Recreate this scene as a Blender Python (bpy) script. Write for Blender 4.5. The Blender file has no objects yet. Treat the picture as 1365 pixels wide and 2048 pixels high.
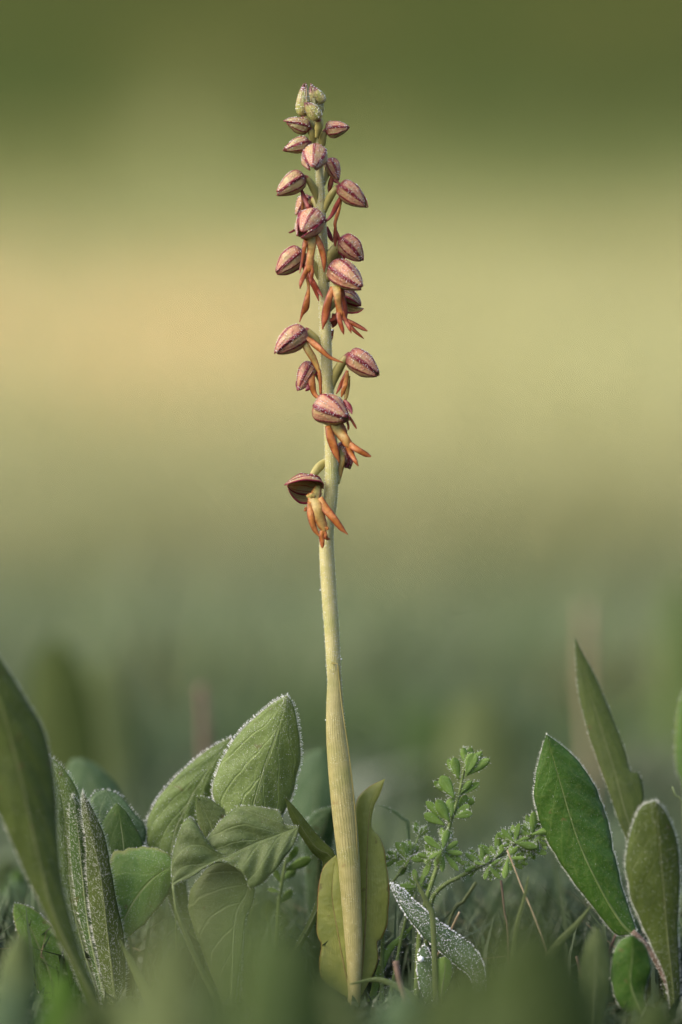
import bpy, math, random
import numpy as np
from mathutils import Vector
R = math.radians
rnd = random.Random(7)
rng = np.random.default_rng(7)
scene = bpy.context.scene

# ------------------------------------------------------------------ camera, sky, sun, exposure
S = 0.000122          # metres per photograph pixel in the plane of the orchid
D = 1.20              # camera to orchid
ZC = 986 * S          # camera height
cam_d = bpy.data.cameras.new('camera'); cam = bpy.data.objects.new('camera', cam_d)
scene.collection.objects.link(cam)
cam.location = (0, -D, ZC); cam.rotation_euler = (R(90), 0, 0)
cam_d.sensor_fit = 'VERTICAL'; cam_d.sensor_height = 36.0; cam_d.sensor_width = 24.0
cam_d.lens = 36.0 * D / (2048 * S)
cam_d.clip_start = 0.02; cam_d.clip_end = 500
cam_d.dof.use_dof = True; cam_d.dof.focus_distance = D
cam_d.dof.aperture_fstop = cam_d.lens / 36.0
scene.camera = cam

SUN_EL, SUN_AZ = 40, -118      # azimuth from +Y (away from the camera), negative = towards -X
w = bpy.data.worlds.new('World'); scene.world = w; w.use_nodes = True
nt = w.node_tree
sky = nt.nodes.new('ShaderNodeTexSky'); sky.sky_type = 'NISHITA'; sky.sun_disc = False
sky.sun_elevation = R(SUN_EL); sky.sun_rotation = R(SUN_AZ); sky.dust_density = 5.0; sky.air_density = 1.0
bg = nt.nodes['Background']; bg.inputs['Strength'].default_value = 0.15
nt.links.new(sky.outputs[0], bg.inputs[0])
sd = bpy.data.lights.new('sun', 'SUN'); sd.energy = 1.1; sd.angle = R(70); sd.color = (1, 0.93, 0.80)
sun = bpy.data.objects.new('sun', sd); scene.collection.objects.link(sun)
sdir = Vector((math.sin(R(SUN_AZ)) * math.cos(R(SUN_EL)), math.cos(R(SUN_AZ)) * math.cos(R(SUN_EL)), math.sin(R(SUN_EL))))
sun.rotation_euler = sdir.to_track_quat('Z', 'Y').to_euler(); sun.location = (0, 0, 5)
vs = scene.view_settings; vs.view_transform = 'Standard'; vs.look = 'None'; vs.gamma = 1.0; vs.exposure = 1.0
vs.use_curve_mapping = False
scene.cycles.use_denoising = True
scene.cycles.max_bounces = 6; scene.cycles.transparent_max_bounces = 6
scene.cycles.caustics_reflective = False; scene.cycles.caustics_refractive = False

# ------------------------------------------------------------------ helpers
def P(x, y, d=0.0):
    """photograph pixel -> world point, d = millimetres behind the orchid's plane"""
    k = (D + d * 0.001) / D
    return np.array([(x - 682.5) * S * k, d * 0.001, ZC + (1024 - y) * S * k])

WL = {}
def wl(o): return WL.get(o.name, np.zeros(3))
def props(o, label=None, cat=None, group=None, kind=None):
    if label: o['label'] = label
    if cat: o['category'] = cat
    if group: o['group'] = group
    if kind: o['kind'] = kind
    return o
def empty(name, loc, parent=None):
    o = bpy.data.objects.new(name, None); scene.collection.objects.link(o)
    o.empty_display_size = 0.005
    loc = np.array(loc, float)
    if parent: o.parent = parent
    o.location = loc - (wl(parent) if parent else 0)
    WL[o.name] = loc
    return o
def build(name, V, F, mat, parent=None, attrs=None, solid=0.0, smooth=True, kind=None, origin=None, inner=None):
    V = np.asarray(V, float)
    if origin is None: origin = wl(parent) if parent else V.mean(0) * [1, 1, 0] + [0, 0, V[:, 2].min()]
    origin = np.array(origin, float)
    m = bpy.data.meshes.new(name)
    F = np.asarray(F)
    nv, nf, k = len(V), len(F), F.shape[1]
    m.vertices.add(nv); m.vertices.foreach_set('co', (V - origin).astype(np.float32).ravel())
    m.loops.add(nf * k); m.loops.foreach_set('vertex_index', F.astype(np.int32).ravel())
    m.polygons.add(nf); m.polygons.foreach_set('loop_start', np.arange(0, nf * k, k, dtype=np.int32))
    m.polygons.foreach_set('use_smooth', np.full(nf, smooth, dtype=bool))
    m.update(calc_edges=True)
    for an, arr in (attrs or {}).items():
        arr = np.asarray(arr, np.float32)
        if an == 'Col':
            a = m.attributes.new(an, 'FLOAT_COLOR', 'POINT')
            a.data.foreach_set('color', np.concatenate([arr, np.ones((nv, 1), np.float32)], 1).ravel())
        else:
            a = m.attributes.new(an, 'FLOAT_VECTOR', 'POINT'); a.data.foreach_set('vector', arr.ravel())
    m.validate()
    m.materials.append(mat)
    o = bpy.data.objects.new(name, m); scene.collection.objects.link(o)
    if parent: o.parent = parent
    o.location = origin - (wl(parent) if parent else 0)
    WL[o.name] = origin
    if solid:
        md = o.modifiers.new('thickness', 'SOLIDIFY'); md.thickness = solid; md.offset = 0
        if inner: m.materials.append(inner); md.material_offset = 1
    if kind: o['kind'] = kind
    return o

class Soup:
    """collects pieces of ONE mesh"""
    def __init__(s): s.V, s.F, s.C, s.n = [], [], [], 0
    def add(s, V, F, C=None):
        V = np.asarray(V, float); s.V.append(V); s.F.append(np.asarray(F) + s.n); s.n += len(V)
        if C is not None: s.C.append(np.asarray(C, float))
    def build(s, name, mat, parent=None, **k):
        at = k.pop('attrs', {})
        if s.C: at['Col'] = np.concatenate(s.C)
        return build(name, np.concatenate(s.V), np.concatenate(s.F), mat, parent, attrs=at, **k)

def cr(pts, n):
    """Catmull-Rom through pts, n samples evenly spaced along its length"""
    p = np.asarray(pts, float)
    if len(p) == 2:
        t = np.linspace(0, 1, n)[:, None]; return p[0] * (1 - t) + p[1] * t
    q = np.vstack([2 * p[0] - p[1], p, 2 * p[-1] - p[-2]])
    out = []
    for i in range(len(p) - 1):
        a, b, c, d = q[i:i + 4]
        for t in np.linspace(0, 1, 12, endpoint=False):
            out.append(0.5 * (2 * b + (c - a) * t + (2 * a - 5 * b + 4 * c - d) * t * t + (3 * b - a - 3 * c + d) * t ** 3))
    out.append(p[-1]); out = np.array(out)
    dim = min(2, out.shape[1])
    L = np.concatenate([[0], np.cumsum(np.linalg.norm(np.diff(out[:, :dim], axis=0), axis=1))])
    s = np.linspace(0, L[-1], n)
    return np.stack([np.interp(s, L, out[:, j]) for j in range(out.shape[1])], 1)

def nrm(v):
    v = np.asarray(v, float); return v / (np.linalg.norm(v, axis=-1, keepdims=True) + 1e-12)
def grid_faces(a, b, wrap=False):
    f = []
    for i in range(a - 1):
        for j in range(b if wrap else b - 1):
            j2 = (j + 1) % b
            f.append((i * b + j, i * b + j2, (i + 1) * b + j2, (i + 1) * b + j))
    return np.array(f)
def sweep(C, rw, rt, k=10, side=None):
    """tube along C (n,3): half-width rw in the plane facing the camera, half-thickness rt"""
    C = np.asarray(C); T = nrm(np.gradient(C, axis=0))
    view = np.array([0, -1.0, 0]) if side is None else np.asarray(side, float)
    W = nrm(np.cross(T, view)); B = nrm(np.cross(W, T))
    a = np.linspace(0, 2 * np.pi, k, endpoint=False)
    V = C[:, None] + np.cos(a)[None, :, None] * (W * np.asarray(rw)[:, None])[:, None] + np.sin(a)[None, :, None] * (B * np.asarray(rt)[:, None])[:, None]
    n = len(C); V = V.reshape(-1, 3); F = grid_faces(n, k, True)
    V = np.vstack([V, C[0], C[-1]])
    caps = [(i2, i, n * k, n * k) for i, i2 in zip(range(k), list(range(1, k)) + [0])]
    caps += [((n - 1) * k + i, (n - 1) * k + i2, n * k + 1, n * k + 1) for i, i2 in zip(range(k), list(range(1, k)) + [0])]
    return V, F, np.array(caps), a
def tube(C, rw, rt=None, k=10, side=None):
    if rt is None: rt = rw
    V, F, caps, a = sweep(C, rw, rt, k, side)
    tri = np.vstack([F[:, [0, 1, 2]], F[:, [0, 2, 3]], caps[:, :3]])
    return V, tri, a

ICO = None
def ico():
    global ICO
    if ICO is None:
        t = (1 + 5 ** .5) / 2
        v = nrm(np.array([(-1, t, 0), (1, t, 0), (-1, -t, 0), (1, -t, 0), (0, -1, t), (0, 1, t), (0, -1, -t), (0, 1, -t), (t, 0, -1), (t, 0, 1), (-t, 0, -1), (-t, 0, 1)]))
        f = np.array([(0, 11, 5), (0, 5, 1), (0, 1, 7), (0, 7, 10), (0, 10, 11), (1, 5, 9), (5, 11, 4), (11, 10, 2), (10, 7, 6), (7, 1, 8), (3, 9, 4), (3, 4, 2), (3, 2, 6), (3, 6, 8), (3, 8, 9), (4, 9, 5), (2, 4, 11), (6, 2, 10), (8, 6, 7), (9, 8, 1)])
        ICO = v, f
    return ICO
def drops_mesh(C, r):
    v, f = ico(); C = np.asarray(C); r = np.asarray(r)
    V = (C[:, None] + v[None] * r[:, None, None]).reshape(-1, 3)
    F = (f[None] + (np.arange(len(C)) * 12)[:, None, None]).reshape(-1, 3)
    return V, F
def hairs_mesh(B, T, r):
    """thin three-sided cones from B to T"""
    B, T = np.asarray(B), np.asarray(T); d = nrm(T - B)
    s = nrm(np.cross(d, np.array([0.3, -0.9, 0.31]))); u = np.cross(d, s)
    n = len(B); r = np.broadcast_to(r, (n,))[:, None]
    V = np.stack([B + s * r, B + (-.5 * s + .87 * u) * r, B + (-.5 * s - .87 * u) * r, T], 1).reshape(-1, 3)
    F = (np.array([(0, 1, 3), (1, 2, 3), (2, 0, 3)])[None] + (np.arange(n) * 4)[:, None, None]).reshape(-1, 3)
    return V, F

# ------------------------------------------------------------------ materials
class NT:
    def __init__(s, name):
        s.m = bpy.data.materials.new(name); s.m.use_nodes = True; s.t = s.m.node_tree
        s.out = s.t.nodes['Material Output']; s.p = s.t.nodes['Principled BSDF']
    def n(s, typ, **k):
        nd = s.t.nodes.new(typ)
        for a, v in k.items(): setattr(nd, a, v)
        return nd
    def l(s, a, b): s.t.links.new(a, b)
    def put(s, sock, v):
        if isinstance(v, bpy.types.NodeSocket): s.l(v, sock)
        elif isinstance(v, (tuple, list)) and len(v) == 3 and sock.type == 'RGBA': sock.default_value = (*v, 1)
        else: sock.default_value = v
    def math(s, op, a, b=0.0, c=0.0):
        nd = s.n('ShaderNodeMath', operation=op)
        s.put(nd.inputs[0], a); s.put(nd.inputs[1], b); s.put(nd.inputs[2], c); return nd.outputs[0]
    def mix(s, f, a, b):
        nd = s.n('ShaderNodeMix', data_type='RGBA')
        s.put(nd.inputs[0], f); s.put(nd.inputs[6], a); s.put(nd.inputs[7], b); return nd.outputs[2]
    def smooth(s, x, lo, hi, a=0.0, b=1.0):
        nd = s.n('ShaderNodeMapRange', interpolation_type='SMOOTHSTEP')
        s.put(nd.inputs[0], x); s.put(nd.inputs[1], lo); s.put(nd.inputs[2], hi); s.put(nd.inputs[3], a); s.put(nd.inputs[4], b)
        return nd.outputs[0]
    def noise(s, scale, detail=2.0, co=None, rough=0.5):
        nd = s.n('ShaderNodeTexNoise'); nd.inputs['Scale'].default_value = scale; nd.inputs['Detail'].default_value = detail
        nd.inputs['Roughness'].default_value = rough
        s.l(co or s.co(), nd.inputs['Vector']); return nd.outputs[0]
    def vor(s, scale, feature='F1', co=None):
        nd = s.n('ShaderNodeTexVoronoi', feature=feature); nd.inputs['Scale'].default_value = scale
        s.l(co or s.co(), nd.inputs['Vector']); return nd.outputs[0]
    def co(s):
        if not hasattr(s, '_co'): s._co = s.n('ShaderNodeTexCoord').outputs['Object']
        return s._co
    def attr(s, name):
        nd = s.n('ShaderNodeAttribute', attribute_name=name); return nd
    def sep(s, v):
        nd = s.n('ShaderNodeSeparateXYZ'); s.l(v, nd.inputs[0]); return nd.outputs
    def bump(s, h, dist, strength=1.0):
        nd = s.n('ShaderNodeBump'); nd.inputs['Distance'].default_value = dist; nd.inputs['Strength'].default_value = strength
        s.l(h, nd.inputs['Height']); return nd.outputs[0]
    def finish(s, col, rough=0.5, spec=0.4, trans=0.25, tcol=None, normal=None, sheen=0.0):
        p = s.p
        s.put(p.inputs['Base Color'], col); s.put(p.inputs['Roughness'], rough); s.put(p.inputs['Specular IOR Level'], spec)
        if sheen:
            p.inputs['Sheen Weight'].default_value = sheen; p.inputs['Sheen Roughness'].default_value = 0.4
        if normal: s.l(normal, p.inputs['Normal'])
        if trans:
            tr = s.n('ShaderNodeBsdfTranslucent'); s.put(tr.inputs[0], tcol if tcol is not None else col)
            mx = s.n('ShaderNodeMixShader'); mx.inputs[0].default_value = trans
            s.l(p.outputs[0], mx.inputs[1]); s.l(tr.outputs[0], mx.inputs[2]); s.l(mx.outputs[0], s.out.inputs[0])
        return s.m

def leaf_mat(name, c1, c2, vein, edge=None, nv=7.0, slant=2.2, veinw=0.05, frost=0.0, trans=0.34, rough=0.55, spec=0.3, fine=900.0, vstr=0.8, parallel=False, sheen=0.15, edgew=0.9, mid=0.035):
    fx = lambda c: (c[0] * .95, c[1] * 1.06, c[2] * .70)
    c1, c2, vein = fx(c1), fx(c2), fx(vein); frost *= .55; sheen *= .4
    s = NT(name); a = s.attr('luv').outputs['Vector']; x, y, z = s.sep(a)
    au = s.math('ABSOLUTE', x)
    n1 = s.noise(160, 3); n2 = s.noise(fine, 3)
    col = s.mix(s.smooth(n1, .35, .65), c1, c2)
    col = s.mix(s.smooth(n2, .45, .75, 0, .35), col, vein)
    if parallel:
        fr = s.math('FRACT', s.math('MULTIPLY', x, nv))
        line = s.smooth(s.math('ABSOLUTE', s.math('SUBTRACT', fr, .5)), .0, .22, 1, 0)
        line = s.math('MULTIPLY', line, s.smooth(s.noise(300, 2), .3, .7))
    else:
        wob = s.math('MULTIPLY', s.math('SUBTRACT', s.noise(220, 1), .5), .35)
        ph = s.math('ADD', s.math('SUBTRACT', s.math('MULTIPLY', y, nv), s.math('MULTIPLY', au, slant)), wob)
        fr = s.math('FRACT', s.math('ADD', ph, 20.0))
        line = s.smooth(s.math('ABSOLUTE', s.math('SUBTRACT', fr, .5)), veinw * .3, veinw * 1.6, 1, 0)
        net = s.smooth(s.vor(420, 'DISTANCE_TO_EDGE'), .0, .09, .35, 0)
        line = s.math('MAXIMUM', line, net)
    midl = s.smooth(au, mid * .5, mid * 1.6, 1, 0)
    allv = s.math('MAXIMUM', s.math('MULTIPLY', line, vstr), midl)
    col = s.mix(allv, col, vein)
    spot = s.math('MULTIPLY', s.smooth(s.noise(330, 2), .69, .75), .55)
    col = s.mix(spot, col, (.11, .075, .03))
    if edge: col = s.mix(s.smooth(s.math('ADD', au, s.math('MULTIPLY', s.math('SUBTRACT', n1, .5), .12)), edgew, 1.0), col, edge)
    if frost:
        sp = s.smooth(s.vor(2600), .18, .32, 1, 0)
        sp = s.math('MULTIPLY', sp, s.smooth(s.noise(140, 2), .3, .6, .25, 1))
        col = s.mix(s.math('MULTIPLY', sp, frost), col, (.72, .78, .76))
    h = s.math('ADD', s.math('MULTIPLY', n2, .6), s.math('MULTIPLY', allv, -.5))
    tc = s.mix(.5, col, (min(1, c2[0] * 2.2 + .03), min(1, c2[1] * 2.0 + .04), c2[2] * .8))
    return s.finish(col, rough, spec, trans, tc, s.bump(h, .0004, .7), sheen)

def plain_mat(name, c1, c2, scale=200, rough=.6, trans=.2, spec=.3, bump=.0002, sheen=0.0, fleck=None):
    s = NT(name); n = s.noise(scale, 4)
    col = s.mix(s.smooth(n, .35, .65), c1, c2)
    if fleck: col = s.mix(s.smooth(s.noise(scale * 6, 2), .6, .72), col, fleck)
    return s.finish(col, rough, spec, trans, None, s.bump(n, bump, .6), sheen)

def col_mat(name, rough=.45, trans=.25, scale=500, spec=.4, amt=.35):
    s = NT(name); c = s.attr('Col').outputs['Color']; n = s.noise(scale, 3)
    dark = s.n('ShaderNodeMix', data_type='RGBA', blend_type='MULTIPLY'); dark.inputs[0].default_value = 1
    s.l(c, dark.inputs[6]); s.put(dark.inputs[7], (.55, .5, .5))
    col = s.mix(s.smooth(n, .4, .8, 0, amt * 1.6), c, dark.outputs[2])
    return s.finish(col, rough, spec, trans, None, s.bump(n, .0002, .7))

def sepal_mat():
    s = NT('sepal'); x, y, z = s.sep(s.attr('luv').outputs['Vector'])
    n = s.noise(420, 3); nf = s.noise(1800, 2)
    pale = s.mix(s.smooth(n, .35, .65), (.52, .45, .21), (.62, .38, .22))
    pale = s.mix(s.math('MULTIPLY', z, s.smooth(n, .3, .75, .4, .95)), pale, (.60, .13, .13))
    pale = s.mix(s.smooth(z, .04, .30, .75, 0), pale, (.40, .40, .17))
    wob = s.math('MULTIPLY', s.math('SUBTRACT', nf, .5), .05)
    xc = s.math('ABSOLUTE', s.math('SUBTRACT', s.math('ADD', x, wob), .5))
    vein = s.smooth(xc, .02, .09, 1, 0)
    v2 = s.smooth(s.math('ABSOLUTE', s.math('SUBTRACT', xc, .25)), .0, .06, .4, 0)
    v2 = s.math('MULTIPLY', v2, s.smooth(n, .45, .6))
    edge = s.smooth(xc, .33, .44)
    base = s.smooth(s.math('ADD', y, s.math('MULTIPLY', wob, 2.0)), .05, .30, .95, 0)
    tip = s.smooth(s.math('ADD', y, wob), .86, 1.0, 0, .95)
    m = s.math('MAXIMUM', s.math('MAXIMUM', vein, v2), s.math('MAXIMUM', edge, s.math('MAXIMUM', base, tip)))
    m = s.math('MULTIPLY', m, s.smooth(nf, .2, .5, .75, 1))
    col = s.mix(m, pale, (.22, .009, .036))
    beads = s.smooth(s.vor(1500), .1, .5, 1, 0)
    gr = s.math('MULTIPLY', s.smooth(s.noise(900, 3), .5, .7), .3)
    col = s.mix(gr, col, (.33, .12, .06))
    col = s.mix(s.math('MULTIPLY', beads, .22), col, (.78, .68, .58))
    h = s.math('ADD', s.math('MULTIPLY', beads, .8), s.math('MULTIPLY', m, .5))
    return s.finish(col, .33, .5, .34, None, s.bump(h, .0002, .8))

def bud_mat():
    s = NT('bud'); x, y, z = s.sep(s.attr('luv').outputs['Vector'])
    n = s.noise(500, 3)
    pale = s.mix(s.smooth(n, .35, .65), (.32, .33, .09), (.44, .36, .15))
    xc = s.math('ABSOLUTE', s.math('SUBTRACT', x, .5))
    line = s.math('MAXIMUM', s.smooth(xc, .01, .06, .8, 0), s.smooth(xc, .45, .5, 0, .5))
    line = s.math('MULTIPLY', line, s.smooth(y, .25, .6))
    m = s.math('MAXIMUM', line, s.smooth(s.math('ADD', y, s.math('MULTIPLY', n, .4)), .92, 1.15, 0, .95))
    col = s.mix(m, pale, (.15, .025, .05))
    beads = s.smooth(s.vor(1700), .1, .45, 1, 0)
    col = s.mix(s.math('MULTIPLY', beads, .25), col, (.75, .74, .62))
    return s.finish(col, .35, .5, .2, None, s.bump(beads, .0003, .8))

M = {}
M['sepal'] = sepal_mat(); M['bud'] = bud_mat()
M['lip'] = col_mat('lip', .36, .25, 1300, amt=.55); M['ovary'] = col_mat('ovary', .42, .2, 700, amt=.2)
def stem_mat(name, c1, c2, rib=26.0):
    s = NT(name); x, y, z = s.sep(s.attr('luv').outputs['Vector'])
    n = s.noise(500, 3); nf = s.noise(2600, 2)
    col = s.mix(s.smooth(n, .3, .7), c1, c2)
    fr = s.math('ABSOLUTE', s.math('SUBTRACT', s.math('FRACT', s.math('ADD', s.math('MULTIPLY', x, rib), s.math('MULTIPLY', n, .8))), .5))
    line = s.math('MULTIPLY', s.smooth(fr, 0, .3, .55, 0), s.smooth(s.noise(120, 2), .35, .65, .2, 1))
    col = s.mix(line, col, (c1[0] * .62, c1[1] * .66, c1[2] * .55))
    beads = s.smooth(s.vor(2400), .1, .42, 1, 0)
    col = s.mix(s.smooth(s.noise(60, 3), .52, .68, 0, .5), col, (c1[0] * .72, c1[1] * .9, c1[2] * .6))
    col = s.mix(s.math('MULTIPLY', s.smooth(s.noise(260, 3), .66, .74), .5), col, (.22, .12, .05))
    beads = s.math('MULTIPLY', beads, s.smooth(s.noise(350, 2), .45, .6))
    col = s.mix(s.math('MULTIPLY', beads, .3), col, (.8, .78, .6))
    h = s.math('ADD', s.math('MULTIPLY', beads, .5), s.math('SUBTRACT', nf, line))
    return s.finish(col, .36, .5, .12, None, s.bump(h, .00014, .7))
def inside_mat():
    s = NT('sepal_inside'); x, y, z = s.sep(s.attr('luv').outputs['Vector']); n = s.noise(700, 3)
    col = s.mix(s.smooth(n, .35, .65), (.30, .29, .11), (.40, .32, .15))
    fr = s.math('ABSOLUTE', s.math('SUBTRACT', s.math('FRACT', s.math('ADD', s.math('MULTIPLY', x, 5.0), s.math('MULTIPLY', n, .4))), .5))
    col = s.mix(s.smooth(fr, .03, .16, .8, 0), col, (.24, .05, .03))
    col = s.mix(s.smooth(s.math('ABSOLUTE', s.math('SUBTRACT', x, .5)), .38, .47), col, (.20, .012, .03))
    return s.finish(col, .4, .4, .35)
M['sepal_inside'] = inside_mat()
M['rim'] = plain_mat('rim', (.17, .010, .03), (.24, .02, .045), 600, .35, .1)
M['stem'] = stem_mat('stem', (.43, .40, .165), (.52, .48, .23))
M['sheath'] = stem_mat('sheath', (.315, .29, .11), (.385, .345, .15), 27.0)
M['orchid_leaf'] = leaf_mat('orchid_leaf', (.24, .25, .08), (.33, .32, .11), (.38, .36, .16), edge=(.30, .14, .04), nv=9, parallel=True, trans=.25, vstr=.45, rough=.36, spec=.5, edgew=.93)
M['leaf_mid'] = leaf_mat('leaf_mid', (0.098, 0.140, 0.051), (0.128, 0.174, 0.068), (0.187, 0.238, 0.115), frost=.5, nv=6, sheen=.35)
M['leaf_pale'] = leaf_mat('leaf_pale', (0.132, 0.174, 0.072), (0.170, 0.217, 0.098), (0.230, 0.281, 0.145), frost=.55, nv=6, sheen=.4)
M['leaf_dark'] = leaf_mat('leaf_dark', (.034, .082, .014), (.048, .108, .020), (.13, .17, .06), nv=8, trans=.2, rough=.45, spec=.35, vstr=.18, frost=.12, sheen=.08, mid=.022)
M['leaf_lobed'] = leaf_mat('leaf_lobed', (0.080, 0.108, 0.048), (0.116, 0.144, 0.072), (0.176, 0.212, 0.116), nv=5, frost=.3, vstr=.6, sheen=.25)
M['leaf_spring'] = leaf_mat('leaf_spring', (0.081, 0.158, 0.050), (0.113, 0.189, 0.059), (0.171, 0.234, 0.090), nv=6, frost=.5, edge=(.20, .23, .08), vstr=.3, edgew=.88)
M['leaf_blue'] = leaf_mat('leaf_blue', (.055, .10, .065), (.085, .14, .095), (.16, .21, .16), frost=.5, nv=6)
M['leaf_olive'] = leaf_mat('leaf_olive', (0.054, 0.076, 0.020), (0.072, 0.097, 0.026), (0.101, 0.122, 0.043), nv=7, frost=.15, vstr=.35)
M['leaf_deep'] = leaf_mat('leaf_deep', (.038, .060, .016), (.052, .078, .022), (.075, .10, .035), nv=7, frost=.1, vstr=.35)
M['leaf_forest'] = leaf_mat('leaf_forest', (.040, .078, .022), (.055, .10, .03), (.10, .15, .06), nv=7, frost=.15, vstr=.3)
M['leaf_vivid'] = leaf_mat('leaf_vivid', (.05, .11, .008), (.065, .135, .012), (.10, .17, .03), nv=6, trans=.3)
M['leaf_grey'] = leaf_mat('leaf_grey', (0.111, 0.136, 0.068), (0.136, 0.162, 0.085), (0.170, 0.196, 0.119), nv=6, frost=.25)
M['leaf_herb'] = leaf_mat('leaf_herb', (.13, .21, .06), (.18, .27, .085), (.24, .32, .13), nv=5, frost=.35, vstr=.4)
M['hair'] = plain_mat('hair', (.74, .78, .70), (.82, .84, .78), 400, .4, .35)
M['twig'] = plain_mat('twig', (.10, .07, .05), (.16, .11, .085), 500, .7, 0)
M['straw'] = plain_mat('straw', (.25, .20, .12), (.33, .26, .17), 500, .6, .1)
def drop_mat():
    s = NT('dew'); p = s.p
    p.inputs['Base Color'].default_value = (.93, .96, 1, 1); p.inputs['Roughness'].default_value = .06
    p.inputs['Transmission Weight'].default_value = .2; p.inputs['IOR'].default_value = 1.33
    p.inputs['Specular IOR Level'].default_value = .8
    return s.m
M['dew'] = drop_mat()
M['bark'] = plain_mat('bark', (.07, .055, .04), (.12, .095, .07), 9, .9, 0, bump=.02)
M['crown_olive'] = plain_mat('crown_olive', (.085, .082, .024), (.12, .115, .034), 1.3, .6, .25)
M['crown_green'] = plain_mat('crown_green', (.062, .080, .018), (.092, .11, .026), 1.3, .6, .25)
M['crown_brown'] = plain_mat('crown_brown', (.095, .078, .030), (.12, .095, .038), 1.3, .6, .25)

# ------------------------------------------------------------------ the setting: ground and hillside
def gz(x, y):
    z = np.where(y > 8, .083 * (y - 8) - .332 * (1 - np.exp(-np.clip(y - 8, 0, None) / 4.0)) * .25, 0.0)
    z = z + np.where(y > 41, .25 * (y - 41), 0.0)
    return z + .006 * np.sin(3.1 * x + 1.3 * y) * np.clip((np.abs(y) - .3), 0, 1) + .05 * np.sin(.5 * x + .31 * y) * np.clip((y - 3) / 8, 0, 1)
ys = np.concatenate([np.linspace(-25, -1.6, 14), np.linspace(-1.4, 3, 45), np.linspace(3.3, 14, 30), np.linspace(15, 70, 45), np.linspace(80, 260, 10)])
xs = np.concatenate([np.linspace(-140, -13, 12), np.linspace(-12, -1.6, 16), np.linspace(-1.4, 1.4, 29), np.linspace(1.6, 12, 16), np.linspace(13, 140, 12)])
XX, YY = np.meshgrid(xs, ys)
def ground_mat():
    s = NT('ground'); co = s.co(); x, y, z = s.sep(co)
    mp = s.n('ShaderNodeMapping'); mp.inputs['Scale'].default_value = (.75, .10, .1); s.l(co, mp.inputs['Vector']); nb = s.noise(1.0, 3, mp.outputs[0]); n = s.noise(3.0, 4, co); nf = s.noise(60, 4, co)
    soil = s.mix(s.smooth(nf, .35, .65), (.022, .026, .014), (.05, .058, .03))
    turf = s.mix(s.smooth(n, .35, .65), (.12, .165, .075), (.21, .24, .125))
    dry = s.mix(s.smooth(s.noise(.7, 3, co), .4, .62), (.33, .35, .17), (.40, .385, .19))  # dry grass tone, with the slope's sunshine painted in
    # drier grass patches on the slope, sunlit gold painted into their colour
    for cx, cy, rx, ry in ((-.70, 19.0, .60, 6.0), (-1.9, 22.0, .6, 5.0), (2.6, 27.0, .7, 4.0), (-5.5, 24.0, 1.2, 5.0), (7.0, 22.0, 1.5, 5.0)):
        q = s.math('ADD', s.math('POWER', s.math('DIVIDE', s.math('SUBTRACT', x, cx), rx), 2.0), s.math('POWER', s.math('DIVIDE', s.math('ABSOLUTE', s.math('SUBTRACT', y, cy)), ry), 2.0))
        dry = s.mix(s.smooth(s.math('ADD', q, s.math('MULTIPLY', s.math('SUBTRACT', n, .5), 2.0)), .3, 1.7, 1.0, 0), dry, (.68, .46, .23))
    yy = s.math('ADD', y, s.math('MULTIPLY', s.math('SUBTRACT', nb, .5), s.math('MULTIPLY', y, 1.3)))
    col = s.mix(s.smooth(y, .5, 1.6), soil, turf)
    col = s.mix(s.smooth(yy, 2.6, 6.5), col, (.30, .325, .195))  # pale grass, its tone raised to paint in the mist
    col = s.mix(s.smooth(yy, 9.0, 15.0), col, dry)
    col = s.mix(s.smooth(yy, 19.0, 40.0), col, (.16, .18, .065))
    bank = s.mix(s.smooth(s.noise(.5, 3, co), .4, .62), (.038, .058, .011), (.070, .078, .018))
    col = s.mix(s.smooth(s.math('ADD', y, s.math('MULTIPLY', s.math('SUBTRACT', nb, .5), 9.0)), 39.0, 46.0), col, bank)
    return s.finish(col, .9, .1, 0, None, s.bump(nf, .01, .8))
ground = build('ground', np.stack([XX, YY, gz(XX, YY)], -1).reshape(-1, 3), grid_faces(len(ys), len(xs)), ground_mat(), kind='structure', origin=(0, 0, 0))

def blades(xy, h, wd, lean, cols=None, z0=None):
    """curved grass blades, five points each"""
    n = len(xy); base = np.column_stack([xy, gz(xy[:, 0], xy[:, 1]) - .004 if z0 is None else z0])
    az = rng.uniform(0, 2 * np.pi, n); d = np.column_stack([np.cos(az), np.sin(az), np.zeros(n)])
    s = np.column_stack([-np.sin(az), np.cos(az), np.zeros(n)]); up = np.array([0, 0, 1.0])
    h = h[:, None]; wd = wd[:, None]; lean = lean[:, None]
    m = base + up * h * .55 + d * h * lean * .25; t = base + up * h * (1 - .35 * lean) + d * h * lean
    V = np.stack([base - s * wd, base + s * wd, m - s * wd * .8, m + s * wd * .8, t], 1).reshape(-1, 3)
    F = (np.array([(0, 1, 3), (0, 3, 2), (2, 3, 4)])[None] + (np.arange(n) * 5)[:, None, None]).reshape(-1, 3)
    return V, F
def scatter(n, y0, y1, half, power=1.0):
    y = y0 + (y1 - y0) * rng.random(n) ** power
    return np.column_stack([rng.uniform(-1, 1, n) * half(y), y])
M['turf'] = plain_mat('turf', (.13, .18, .08), (.21, .245, .13), 8, .5, .3, fleck=(.25, .27, .2))
M['turf_mid'] = plain_mat('turf_mid', (.06, .10, .045), (.12, .16, .085), 30, .5, .3, fleck=(.2, .22, .17))
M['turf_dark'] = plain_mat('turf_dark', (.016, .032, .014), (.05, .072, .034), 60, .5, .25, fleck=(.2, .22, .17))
M['bank_turf'] = plain_mat('bank_turf', (.045, .062, .013), (.07, .078, .02), .8, .6, .3)
M['litter'] = plain_mat('litter', (.10, .085, .05), (.20, .16, .095), 200, .8, 0)
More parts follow.
